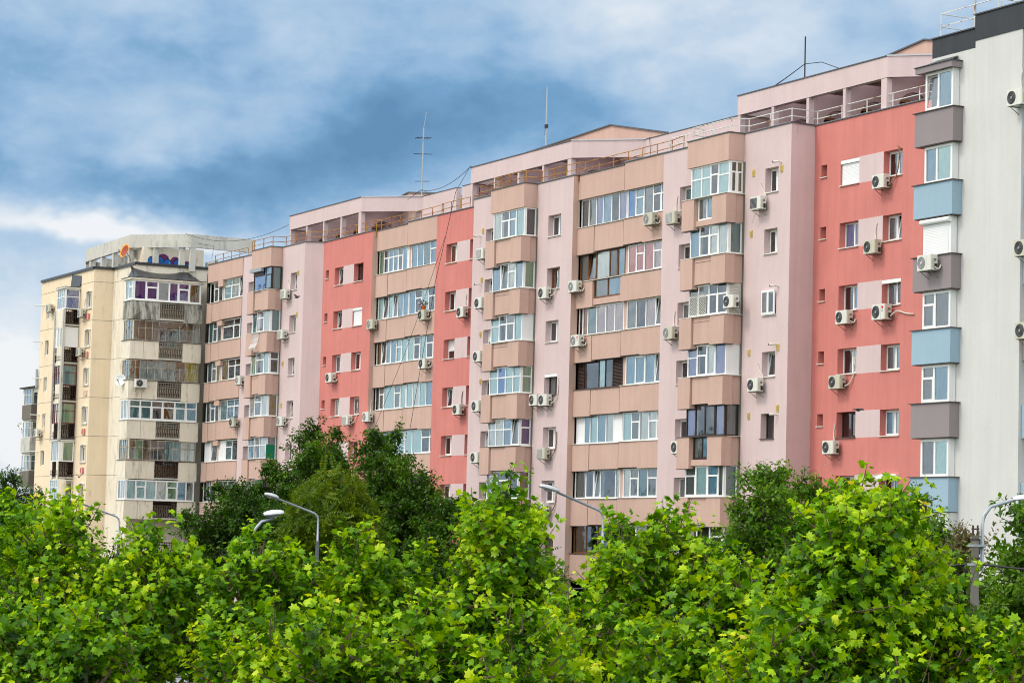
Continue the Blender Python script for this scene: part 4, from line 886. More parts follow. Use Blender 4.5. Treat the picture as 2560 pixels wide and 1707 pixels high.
for k in range(7):
    unit(CB, 'window', [dict(P0=(-175.88, -6.78), U=(1, 0), W=1.06, z0=RZ(k) + .01, z1=RZ(k) + 1.12, spec=sp(CW[k]))])
    s = MB(); x0, x1, z0, z1 = -175.95, -174.75, RZ(k) - .02, RZ(k) + 1.15
    s.box(x0, x0 + .07, -6.96, -6.9, z0, z1, 'offw'); s.box(x1 - .07, x1, -6.96, -6.9, z0, z1, 'offw'); s.box(x0 - .04, x1 + .04, -6.99, -6.9, z0 - .06, z0 - .001, 'offw')
    for i in range(6): a0, a1 = i / 6, (i + 1) / 6; s.bar((x0 + (x1 - x0) * a0, -6.94, z1 + .09 * math.sin(math.pi * a0)), (x0 + (x1 - x0) * a1, -6.94, z1 + .09 * math.sin(math.pi * a1)), (0, 1, 0), .04, (0, 0, 1), .04, 'offw')
    s.build('window_surround', CB)
    unit(CB, 'window', [dict(P0=(-185.62, -6.78), U=(1, 0), W=.86, z0=RZ(k) - .10, z1=RZ(k) + .98, spec=sp(['F1s C1w', 'F1k C.4k', 'F1w C1k', 'C1s C1w', 'F1k F.3k', 'C1k C1w', 'F1k F1k'][k]))])
    if k < 6:
        d = MB(); x, z = -175.35, RZ(k) - .62; m = 'deco' if k != 2 else 'decol'
        d.box(x - .43, x + .43, -6.93, -6.9, z - .2, z + .24, 'decol')
        for q in (-.32, -.16, 0, .16, .32): h = .24 if abs(q) < .2 else .17; d.box(x + q - .065, x + q + .065, -6.97, -6.931, z - h + .03, z + h, m if q else 'decol')
        d.build('wall_ornament', CB)
for k in range(5):                           # white drain spouts
    b = MB(); b.tube([(-186.2, -6.9, RZ(k) + .95), (-186.85, -7.45, RZ(k) + .98)], .04, 'offw', 6); b.build('drain_spout', CB)
b = MB(); b.tube([(-186.9, -7.05, 18.5), (-186.95, -7.05, 19.9)], .1, 'galv', 8); b.build('flue', CB)

def baluster(p, A, W, z0, z1, m, name='baluster_grille'):
    """cast balusters over a length W along A with a pierced top row"""
    b = MB(); p = Vector((*p, 0)); A = Vector((*A, 0)); N = Vector((A.y, -A.x, 0)); h = z1 - z0; n = int(W / .16)
    P = lambda s, z, o=0: p + A * s + N * o + Vector((0, 0, z))
    for z, t in ((z0 + .03, .035), (z0 + h * .66, .02), (z0 + h * .80, .02), (z1 - .03, .035)): b.bar(P(0, z), P(W, z), (0, 0, 1), t, N, .035, m)
    for i in range(n):
        s = (i + .5) * W / n
        b.tube([P(s + dx, z0 + h * t, .03 * math.sin(t * 7)) for t, dx in ((.05, 0), (.16, .035), (.3, .0), (.44, -.035), (.56, .0), (.66, .0))], [.03, .045, .035, .045, .03, .03], m, 6)
        b.bar(P(s, z0 + h * .66), P(s, z1), A, .02, N, .022, m)
    return b
BX, BY0, BY1 = -167.5, -6.4, -1.2
for k in range(9):
    zt = RZ(k) + .03; zb = zt - 1.27; m = 'concd' if k == 0 else 'creamp'; b = MB()
    b.box(-169.2, BX, BY0, BY0 + .1, zb, zt, m); b.box(BX - .1, BX, BY0 + .101, -4.3, zb, zt, m); b.box(BX - .1, BX, -2.54, BY1, zb - .07, zt - .02, m)
    b.box(BX - .012, BX + .003, -5.42, -5.40, zb + .02, zt - .02, 'dconc'); b.box(xs + .001, BX - .14, BY0 + .101, BY1, zb + .05, zb + .2, 'conc'); b.box(BX - .1, BX - .02, -4.299, -2.541, zb + .02, zb + .12, 'conc')
    o = b.build('balcony_parapet', CB)
    baluster((BX - .06, -4.28), (0, 1), 1.72, zb + .12, zt - .06, 'grille' if k < 4 else 'grilld').build('baluster_grille', o)
    s = MB(); s.box(-169.3, BX + .06, BY0 - .06, BY0 + .1, zt + .002, zt + .035, 'silld' if k in (1, 2, 4) else 'sillw'); s.box(BX - .1, BX + .06, BY0 + .101, BY1, zt + .002, zt + .035, 'silld' if k in (1, 2, 4) else 'sillw'); s.build('sill', o)
CS = [('F.8c T.8c', 'F1.8p T1.7p F1.6a F1.3p T1.6p F1.7n', 'upvc', .12), ('B1e B1s B1s', 'B1_ B1_ B1_ B1_ B1_ B1_ B1_ B1_ B1_ B1_', 'rmet', .035), ('B1n B1a B1e', 'B.7n B.7n B1.1a B1.1a B1a B1a B1a B.7n B.8n B1y B1y', 'rmet', .045),
      ('F1w F1c F.5w', 'T1.1t T1.1t T1.1_ T1.2n T1.1t T1.1s', 'upvc', .09), ('B1e B1c B1c B1c', 'B1_ B1e B1_ B1_ B1_ B1t B1t B1w B1w', 'rmet', .045), ('F1s F1w F.7s', 'F1.2c T1.2c F1.3c F1.3w T1.3e F1.1s F1k', 'upvc', .09)]
for k, (fs, ss, fm, fw) in enumerate(CS):
    z0 = RZ(k) + .065; z1 = RZ(k) + 1.5 if k == 0 else RZ(k - 1) - 1.3
    unit(CB, 'balcony_glazing', [dict(P0=(-169.1, BY0 + .06), U=(1, 0), W=1.55, z0=z0, z1=z1, spec=sp(fs), fm=fm, fw=fw), dict(P0=(BX - .046, BY0 + .125), U=(0, 1), W=4.95, z0=z0, z1=z1, spec=sp(ss), fm=fm, fw=fw)])
    if k in (1, 3, 4): unit(CB, 'window', [dict(P0=(xs + .04, -3.75), U=(0, 1), W=1.5, z0=RZ(k) - .2, z1=RZ(k) + 1.1, spec=sp('F1k C1t'))])
b = MB(); b.box(-169.4, BX + .1, BY0 - .12, BY1 + .15, RZ(0) + 1.502, RZ(0) + 1.62, 'creamp'); b.box(-169.45, BX + .13, BY0 - .15, BY1 + .18, RZ(0) + 1.622, RZ(0) + 1.66, 'iron'); b.build('balcony_roof', CB)
n = 14; b = MB()                              # sagging black sheet over the balcony roof
top = lambda i: (xs + .06, -6.0 + 4.7 * i / n, 26.38 - .34 * math.sin(math.pi * min(1, i / n * 1.25)) ** .6 - .25 * (i / n) - (0 if i < n else .2)); bot = lambda i: (BX - .3, -6.2 + 4.85 * i / n, RZ(0) + 1.69 + .05 * math.sin(i * 2.3))
for i in range(n): b.face([bot(i), bot(i + 1), top(i + 1), top(i)], 'tarp')
b.face([(xs - .3, -5.62, 26.3), (-169.0, -6.25, RZ(0) + 1.7), bot(0), top(0)], 'tarp'); b.build('black_sheet', CB)
# glazed balcony stack on the front
LX0, LX1, LY = -179.4, -177.42, -8.05
for k in range(7):
    zt = RZ(k) + .02; zb = zt - 1.2; b = MB()
    if k in (0,): b.box(LX0, LX1 - .12, LY, LY + .08, zb - .1, zt, 'creamp')
    elif k in (1, 2): b.box(LX0 + .45, LX1 - .45, LY, LY + .08, zb - .12, zt + .1, 'creamp')
    else: b.box(LX0, LX0 + .5, LY, LY + .08, zb - .1, zt, 'creamp'); b.box(LX1 - .5, LX1 - .13, LY, LY + .08, zb - .1, zt, 'creamp')
    b.box(LX0 + .02, LX1 - .05, LY + .1, -6.903, zb, zb + .14, 'conc'); b.box(LX0, LX0 + .08, LY + .081, -6.903, zb, zt, 'creamp'); o = b.build('balcony_parapet', CB)
    baluster((LX1 - .05, LY + .06), (0, 1), 1.05, zb + .14, zt, 'grilld').build('baluster_grille', o)
    if k: baluster((LX0 + .1, LY + .04), (1, 0), LX1 - LX0 - .25, zb + .14, zt, 'grilld').build('baluster_grille', o)
b = MB(); b.box(LX1 - .14, LX1 + .10, LY - .1, LY + .06, RZ(4) + 1.55, RZ(0) - .02, 'conc'); b.box(LX0 - .12, LX0 - .001, LY - .1, LY + .06, RZ(4) + 1.55, RZ(0) - .02, 'conc'); b.build('concrete_fin', CB)
LS = [('B1s B1s B1w B1s', 'B1v', 'upvc', .07), ('P.6w F.9k F.8w P.4w', 'P1w', 'upvc', .07), ('B1t B1s B1s B1t', 'B1t', 'redmet', .04), ('B1s B1k B1w B1b', 'B1e', 'redmet', .05), ('F.5g F1.1w F.6k', 'F.3k F1e', 'upvc', .08), ('B1c B1w B1w B1c', 'B1k B1k', 'upvc', .05)]
for k, (fs, ss, fm, fw) in enumerate(LS):
    z0 = RZ(k) + .03; z1 = RZ(k) + 1.48
    unit(CB, 'balcony_glazing', [dict(P0=(LX0 + .02, LY + .02), U=(1, 0), W=LX1 - LX0 - .06, z0=z0, z1=z1, spec=sp(fs), fm=fm, fw=fw), dict(P0=(LX1 - .03, LY + .06), U=(0, 1), W=1.05, z0=z0, z1=z1, spec=sp(ss), fm=fm, fw=fw)])
for z in (RZ(0) + 1.5, RZ(4) + 1.5):
    b = MB(); b.box(LX0 - .1, LX1 + .1, LY - .1, -6.903, z, z + .1, 'offw'); b.box(LX0 - .1, LX1 + .05, LY - .05, -6.903, z + .101, z + .16, 'tarp'); b.build('balcony_roof', CB)
b = MB(); b.face([(-179.6, -7.0, 25.45), (-177.3, -7.0, 25.45), (-177.3, -6.91, 26.2), (-179.6, -6.91, 26.45)], 'tarp'); b.build('black_sheet', CB)
# roof ring beam on columns round a rendered stair house
ring = [(-185.3, -3.4), (-184.6, -4.4), (-183.0, -4.75), (-172.2, -5.1), (-169.3, -2.2), (-168.9, -1.7), (-169.1, 3.2)]
b = MB()
for p, q in zip(ring, ring[1:]):
    d = (Vector(q) - Vector(p)).normalized(); nn = Vector((-d.y, d.x))
    P4 = [Vector(p), Vector(q), Vector(q) + nn * .25, Vector(p) + nn * .25]; b.prism([tuple(v) for v in P4], 27.9, 28.84, 'conc')
b.build('roof_beam', CB)
def on_ring(i, t): p, q = ring[i], ring[i + 1]; return p[0] + (q[0] - p[0]) * t, p[1] + (q[1] - p[1]) * t
for i, t in ((1, .3), (2, .08), (2, .35), (2, .62), (2, .98), (3, .45), (3, .95), (4, .9)):
    x, y = on_ring(i, t); c = MB(); c.box(x - .28, x + .02, y + .04, y + .42, 26.2, 27.898, 'conc'); c.build('column', CB)
    if i == 2:
        c = MB()
        for q in range(8):
            a0, a1 = q / 8, (q + 1) / 8; zf = lambda a: 27.15 + .4 * math.sin(math.pi * a) - .25 * (a > .75) * (a - .75) * 4
            c.face([(x - .02, y + .42 + 3.4 * a0, zf(a0)), (x - .02, y + .42 + 3.4 * a1, zf(a1)), (x - .02, y + .42 + 3.4 * a1, 27.8), (x - .02, y + .42 + 3.4 * a0, 27.8)], 'concd')
            c.face([(x - .22, y + .42 + 3.4 * a0, zf(a0)), (x - .02, y + .42 + 3.4 * a0, zf(a0)), (x - .02, y + .42 + 3.4 * a1, zf(a1)), (x - .22, y + .42 + 3.4 * a1, zf(a1))][::-1], 'dconc')
        c.build('arch_wall', CB)
b = MB(); b.prism([(-184, -2.2), (-172.6, -2.2), (-171.2, -1.0), (-171.2, .1), (-184, .1)], 26.2, 28.05, 'creamp', 'roof'); b.box(-171.6, -169.6, .4, .6, 26.2, 27.2, 'conc'); b.build('stair_house', CB)
# graffiti on the stair house, painted on a side wall seen between the columns
def blob(b, ys, zs, m, x):
    b.face([(x, y, z) for y, z in zip(ys, zs)], m)
X = -171.19; b = MB()
b2 = MB(); b2.face([(-171.2, -4.4, 26.2), (-171.2, -.9, 26.2), (-171.2, -.9, 28.0), (-171.2, -4.4, 28.0)], 'creamp'); b2.face([(-174.5, -4.4, 26.2), (-171.2, -4.4, 26.2), (-171.2, -4.4, 28.0), (-174.5, -4.4, 28.0)], 'creamp'); b2.build('stair_house', CB)
for y0, w, h, m, e in ((-3.05, .5, .72, 'gpur', 0), (-2.65, .75, 1.0, 'gpur', 0), (-1.95, .6, .86, 'gpur', 0), (-1.35, .6, .62, 'gpur', 0), (-3.1, .42, .78, 'gblk', .006), (-2.72, .52, .82, 'gblk', .006), (-2.3, .48, .7, 'gblk', .006), (-1.78, .5, .72, 'gblk', .006), (-1.2, .5, .5, 'gblk', .006),
                       (-3.08, .36, .72, 'gblue', .012), (-2.69, .46, .76, 'gblue', .012), (-2.27, .42, .64, 'gblue', .012), (-1.75, .44, .66, 'gblue', .012), (-1.17, .44, .44, 'gblue', .012), (-2.6, .1, .6, 'gsky', .018), (-2.0, .08, .5, 'gsky', .018), (-1.45, .09, .5, 'gsky', .018)):
    y0 = -.9 + (y0 + .9) * 1.45; w *= 1.35; n = 12; b.face([(X + e, y0 + w / 2 - w / 2 * math.cos(math.pi * i / n) + .03 * math.sin(i * 3), 26.5 + h * 1.05 * math.sin(math.pi * i / n) ** .45) for i in range(n + 1)], m)
for dy, zz in ((-3.36, 26.95), (-.95, 26.9)):
    b.tube([(X + .01, dy + .06 * i, zz + (.14 if i % 2 else -.06) + .03 * math.sin(i * 2.7)) for i in range(9 if dy > -2 else 7)], .014, 'gblk', 4)
o = b.build('graffiti', CB); o['label'] = 'blue and purple bubble graffiti with black tags'
for v in o.data.vertices: pass
b = MB(); b.tube([(-117.02, .04, 26.75 + .1 * i) for i in range(1)] + [(-116.86 + .06 * math.sin(i * 1.7), .035, 26.65 + .085 * i) for i in range(12)], .02, 'ggrn', 5); o = b.build('graffiti', PB); o['label'] = 'green graffiti tag on a roof column'

# dishes, antennas, cables
def dish(loc, aim, r, m1, m2, label, lnb=True, foot=(0, 0, -.6)):
    t = thing('satellite_dish', loc, label, 'satellite dish'); c = Vector(loc); a = Vector(aim).normalized()
    b = MB(); b.lathe([(0, -.10), (r * .4, -.085), (r * .8, -.03), (r, .02), (r * 1.02, .03), (r, .035), (r * .8, -.01), (r * .4, -.065), (0, -.08)], c, a, m1, 28); d = b.build('reflector', t, True)
    if m2: b = MB(); b.lathe([(r * .80, .0), (r * .6, -.028), (0, -.07)], c, a, m2, 28); b.build('printed_face', t, True)
    b = MB(); b.tube([c - a * .1, c - a * .3 + Vector(foot) * .5, c - a * .3 + Vector(foot)], .03, 'brk', 6); b.build('mount', t)
    if lnb: b = MB(); b.tube([c + Vector((0, 0, -r * .9)), c + a * r * 1.1 + Vector((0, 0, -r * .25))], .018, 'brk', 5); b.lathe([(.05, 0), (.05, .14), (0, .14)], c + a * r * 1.05 + Vector((0, 0, -r * .25)), -a, 'offw', 10); b.build('feed_arm', t)
    return t
dish((-168.6, -6.62, 18.26), (.72, -.72, .22), .42, 'dish', None, 'round white satellite dish fixed to a stained cream balcony', foot=(.2, .3, -.3))
dish((-171.2, -5.8, 27.55), (.24, -.93, .30), .50, 'orange', 'maroon', 'orange satellite dish with maroon face on the roof of the cream block', foot=(-.2, .3, -.6))
dish((-206.9, -2.3, 16.45), (.6, -.8, .2), .30, 'dish', None, 'small white satellite dish on the old block at the far left')
def antenna(x, y, z0, z1, label, kind):
    t = thing('antenna', (x, y, z0), label, 'antenna'); b = MB()
    if kind == 0:
        zz = z1 - 1.6; b.tube([(x, y, z0), (x, y, zz + .6)], .05, 'galv', 6); b.tube([(x, y, zz + .6), (x + .12, y + .1, z1)], .025, 'galv', 5); b.build('mast', t)
        for z, h in ((zz, .45), (zz - 1.0, .55), (zz - 2.7, .4)):
            b = MB(); b.tube([(x - .2, y - h, z), (x + .2, y + h, z + .02)], .022, 'iron', 5)
            if z == zz:
                for q in (-.8, -.4, .3, .7): b.tube([(x - .3 + q * .2, y + h * q, z - .02), (x + .3 + q * .2, y + h * q, z + .03)], .016, 'iron', 4)
            b.build('antenna_element', t)
        for sx, sy in ((-1.2, -.9), (1.6, .6), (.5, -1.2)):
            b = MB(); b.tube([(x, y, z0 + .7), (x + sx, y + sy, z0 - .1)], .01, 'cable', 4); b.build('guy_wire', t)
    elif kind == 1:
        b.tube([(x, y, z0), (x, y, z1)], [.055, .045], 'galv', 6); b.build('mast', t); b = MB(); b.tube([(x, y, z0 + 2.1), (x, y, z0 + 2.3)], .11, 'iron', 8); b.tube([(x - .1, y, z0 + 1.7), (x - .1, y, z0 + 2.2)], .04, 'iron', 6); b.build('mast_clamp', t)
    else:
        b.tube([(x, y, z0), (x, y, z1)], .035, 'cable', 6); b.build('mast', t)
        for dx, dz in ((-3.6, -.75), (-3.35, -.7), (3.0, .0)):
            b = MB(); b.tube([(x, y, z0 + .75), (x + dx * .45, y, z0 + .62 + dz * .4), (x + dx, y, z0 + dz * .2 + .02)], .018, 'cable', 5); b.build('guy_wire', t)
    return t
antenna(-141.2, 3.1, 28.6, 34.1, 'tall thin antenna with cross bars on the roof storey left of the middle', 0)
antenna(-129.0, 5.2, 29.6, 34.1, 'plain pole antenna with a black clamp beside the low gable', 1)
antenna(-95.0, .3, 28.8, 30.8, 'short whip antenna with guy wires on the right roof beam', 2)
antenna(-77.3, -3.8, 27.1, 29.6, 'thin rod antenna behind the railing of the grey block', 1)
def wire(pts, label, r=.016, sag=0):
    b = MB(); P = [Vector(p) for p in pts]; out = []
    for p, q in zip(P, P[1:]):
        for i in range(10): t = i / 10; out.append(p.lerp(q, t) - Vector((0, 0, sag * 4 * t * (1 - t))))
    b.tube(out + [P[-1]], r, 'cable', 5); return tag(b.build('cable'), label, 'cable')
wire([(-141.2, 3.0, 29.25), (-128.3, .0, 28.85)], 'black cable from the tall antenna to the left end of the middle roof beam', sag=.45)
wire([(-141.2, 3.0, 29.25), (-147.5, 4.0, 29.0)], 'black cable running left from the foot of the tall antenna', sag=.1)
wire([(-169.4, -2.0, 28.9), (-155.1, .0, 28.25)], 'black cable from the concrete ring beam to the left pink roof storey', sag=.8)
wire([(-169.5, -2.3, 28.83), (-168.4, -.2, 28.1), (-166.9, -.9, 27.0)], 'thin cable drooping along the face of the concrete ring beam', .013, .2)
wire([(-128.25, -.02, 28.86), (-125.2, -2.35, 26.9), (-127.4, -2.4, 22), (-129.9, -2.5, 14)], 'right hand one of two cables slanting down in front of the middle coral wall', .015)
wire([(-126.4, -2.35, 24.5), (-129.3, -2.4, 20.5), (-131.2, -2.4, 18.2), (-135.2, -2.3, 14.2)], 'left hand one of two cables slanting down in front of the middle coral wall', .012)
wire([(-131.5, 4.0, 29.25), (-128.3, .0, 28.9)], 'thick cable along the left slope of the middle gable roof', .02, .1)
wire([(-113.2, 2.9, 28.85), (-112.6, 2.7, 27.4), (-111.5, 1.5, 26.3)], 'loose cable hanging down the splayed end of the middle roof storey', .014)

# ------------------------------------------------------------------ old block far left
FB = thing('apartment_building', (-212, 2, 0), 'narrow sliver of an old grey block behind the cream one at the far left', 'apartment building')
b = MB(); b.box(-208.9, -201, -1.2, 8, 0, 19.2, 'dconc'); b.build('wall', FB)
for k in range(7):
    z = 18.2 - 2.75 * k; b = MB(); b.box(-208.2, -205.6, -1.8, -1.202, z - 1.2, z, 'conc' if k % 2 else 'dconc'); b.box(-208.1, -205.7, -1.7, -1.203, z - 1.35, z - 1.201, 'conc'); o = b.build('balcony_parapet', FB)
    unit(FB, 'balcony_glazing', [dict(P0=(-208.1, -1.7), U=(1, 0), W=2.3, z0=z + .02, z1=z + 1.35, spec=sp('B1k B1w B1k' if k else 'B1s B1s B1s'), fm='offw'), dict(P0=(-205.7, -1.63), U=(0, 1), W=.4, z0=z + .02, z1=z + 1.35, spec=sp('B1t'), fm='offw')])
b = MB(); b.box(-208.9, -202, -1.9, 8, 19.6, 19.7, 'iron'); b.box(-208.7, -202.2, -1.6, 7, 19.2, 19.6, 'offw'); b.build('roof', FB)

# ------------------------------------------------------------------ street lamps
def lamp(x, y, h, label, arm=1.75, head=.62, kind=0):
    t = thing('street_lamp', (x, y, 0), label, 'street lamp', 'street lamps'); s = 1 if kind else -1
    if kind == 0:
        b = MB(); b.tube([(x, y, .1), (x, y, h - 1.4)], [.09, .06], 'galv', 10); b.tube([(x, y, h - 1.4), (x, y, h - .72), (x, y - .03, h - .6), (x, y - .12, h - .52), (x, y - .26, h - .47), (x, y - arm, h - .08)], .034, 'galv', 8); b.build('pole', t, True)
        c0 = Vector((x, y - arm + .05, h - .06)); a = Vector((0, -1, .22)).normalized()
    else:
        b = MB(); b.tube([(x, y, .1), (x, y, h - .75)], [.11, .078], 'pole', 12); b.build('pole', t, True)
        b = MB()
        for i in range(4): b.tube([(x + .065 * math.cos(i * 1.57), y + .065 * math.sin(i * 1.57), h - .75), (x + .065 * math.cos(i * 1.57), y + .065 * math.sin(i * 1.57), h - .55)], .015, 'wood', 5)
        b.tube([(x, y, h - .64), (x, y, h - .61)], .08, 'wood', 8); b.build('pole_cap', t)
        for z in (h - .95, h - 1.32):
            b = MB(); b.box(x - .10, x + .10, y - .11, y + .19, z - .022, z + .022, 'galv'); b.tube([(x, y, z + .1), (x, y, z + .14)], .10, 'wood', 10); b.build('clamp', t)
        b = MB(); b.tube([(x, y + .17, h - 1.45), (x, y + .17, h - .55), (x, y + .22, h - .35), (x, y + .36, h - .18), (x, y + .65, h - .1), (x, y + arm, h - .02)], .036, 'galv', 8); b.build('arm', t, True)
        c0 = Vector((x, y + arm - .05, h - .02)); a = Vector((0, 1, .12)).normalized()
    up = Vector((1, 0, 0)).cross(a) * (1 if kind == 0 else 1)
    if up.z < 0: up = -up
    b = MB(); n = 12; prof = [(0, .04, .04), (.06, .07, .055), (.2, .11, .08), (.5, .135, .095), (.8, .12, .08), (.95, .09, .06), (1, .02, .02)]; X = Vector((1, 0, 0)); L = head; i0 = 0
    rings = [[c0 + a * (t_ * L) + X * (w * math.cos(2 * math.pi * q / n)) + up * ((hh if math.sin(2 * math.pi * q / n) > 0 else hh * .45) * math.sin(2 * math.pi * q / n)) for q in range(n)] for t_, w, hh in prof]
    for r0, r1 in zip(rings, rings[1:]):
        for q in range(n): b.face([r0[q], r1[q], r1[(q + 1) % n], r0[(q + 1) % n]], 'lampw' if kind else 'lamp')
    b.build('lamp_head', t, True)
    b = MB(); b.lathe([(.11, 0), (.09, .03), (0, .04)], c0 + a * (L * .55) - up * .045, -up, 'lens', 12); b.build('lens', t, True); return t
lamp(-91.35, -32.35, 8.75, 'leftmost single arm street lamp, in front of the cream block', 1.5, .5)
lamp(-75.88, -30.9, 8.92, 'single arm street lamp in front of the yellow green tree', 1.45, .5)
lamp(-59.42, -29.66, 9.05, 'single arm street lamp in front of the pink wall, right of centre', 1.4, .62)
lamp(-54.4, -41.8, 8.1, 'white headed lamp half hidden in the foliage left of centre', .45, .5, 1)
lamp(-40.38, -32.0, 8.72, 'concrete pole lamp with white head at the right edge', .95, 1.1, 1)
wire([(-62, -41, 5.8), (-52, -37, 6.5), (-40.38, -32.0, 7.42), (-30, -31, 7.2)], 'black overhead wire passing the concrete lamp pole', .022, .12)

# ------------------------------------------------------------------ trees
def mesh_np(name, V, F, mats, parent, fm=None, smooth=False):
    """V (n,3), F list of (array of faces (m,k))"""
    me = bpy.data.meshes.new(name); V = np.asarray(V, np.float32) - np.array(WLOC.get(parent.name, Vector()), np.float32)
    me.vertices.add(len(V)); me.vertices.foreach_set('co', V.ravel())
    k = F.shape[1]; me.loops.add(F.size); me.loops.foreach_set('vertex_index', F.ravel().astype(np.int32))
    me.polygons.add(len(F)); me.polygons.foreach_set('loop_start', np.arange(0, F.size, k, dtype=np.int32))
    for m in mats: me.materials.append(m)
    me.update(calc_edges=True); me.validate()
    o = bpy.data.objects.new(name, me); C.objects.link(o); o.parent = parent; WLOC[o.name] = WLOC.get(parent.name, Vector()); return o
def tmpl_plane():
    half = [(0, 1.0), (.10, .82), (.19, .66), (.33, .74), (.50, .76), (.43, .58), (.38, .44), (.50, .30), (.54, .14), (.34, .05), (.14, .03)]; pts = half + [(0, -.04)] + [(-x, y) for x, y in half[:0:-1]]
    V = [(0, .36, .03)] + [(x, y, -.20 * abs(x) - .12 * max(0, y - .3) ** 2) for x, y in pts]; n = len(pts)
    F = [(0, 1 + i, 1 + (i + 1) % n) for i in range(n)]; return np.array(V), np.array(F)
def tmpl_oval(w=.28):
    V = [(0, 0, 0), (w, .45, .06), (0, 1, -.08), (-w, .45, .06), (0, .45, -.03)]; return np.array(V, float), np.array([(0, 1, 4), (1, 2, 4), (2, 3, 4), (3, 0, 4)])
def tmpl_frond(n=6):
    V, F = [], []
    for i in range(n):
        y = .12 + .88 * i / n; zz = -.28 * y * y
        for s in (1, -1):
            L = .30 * (1 - .45 * abs(i / n - .35)); k = len(V); V += [(0, y, zz), (s * L * .5, y + .075, zz - .01), (s * L, y + .05, zz - .12), (s * L * .5, y - .06, zz - .03)]; F += [(k, k + 1, k + 2), (k, k + 2, k + 3)]
    k = len(V); V += [(0, .95, -.26), (.05, 1.05, -.33), (0, 1.15, -.4), (-.05, 1.05, -.33)]; F += [(k, k + 1, k + 2), (k, k + 2, k + 3)]; return np.array(V, float), np.array(F)
def place_leaves(pos, dirs, norms, sizes, tm, curl, wide):
    V0, F0 = tm; Y = dirs / np.linalg.norm(dirs, axis=1, keepdims=True); X = np.cross(Y, norms); X /= np.linalg.norm(X, axis=1, keepdims=True) + 1e-9; Z = np.cross(X, Y)
    V = pos[:, None, :] + sizes[:, None, None] * (V0[None, :, 0, None] * wide[:, None, None] * X[:, None] + V0[None, :, 1, None] * Y[:, None] + V0[None, :, 2, None] * curl[:, None, None] * Z[:, None])
    n = len(V0); F = (F0[None] + (np.arange(len(pos)) * n)[:, None, None]).reshape(-1, 3); return V.reshape(-1, 3), F
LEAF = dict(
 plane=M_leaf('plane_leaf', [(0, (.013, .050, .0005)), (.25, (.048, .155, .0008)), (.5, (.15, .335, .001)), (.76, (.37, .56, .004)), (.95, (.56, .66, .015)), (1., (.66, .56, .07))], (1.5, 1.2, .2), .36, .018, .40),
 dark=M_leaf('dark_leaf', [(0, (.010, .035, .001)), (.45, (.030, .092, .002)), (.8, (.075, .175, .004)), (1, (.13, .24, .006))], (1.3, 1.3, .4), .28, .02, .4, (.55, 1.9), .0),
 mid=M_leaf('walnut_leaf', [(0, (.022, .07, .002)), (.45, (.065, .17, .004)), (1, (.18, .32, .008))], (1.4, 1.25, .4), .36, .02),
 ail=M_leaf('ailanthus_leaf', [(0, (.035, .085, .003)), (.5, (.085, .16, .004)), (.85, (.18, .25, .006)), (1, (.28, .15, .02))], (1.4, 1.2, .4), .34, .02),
 dry=M_leaf('dry_leaf', [(0, (.10, .09, .035)), (1, (.20, .16, .07))], (1.2, 1.1, .8), .3, .02))
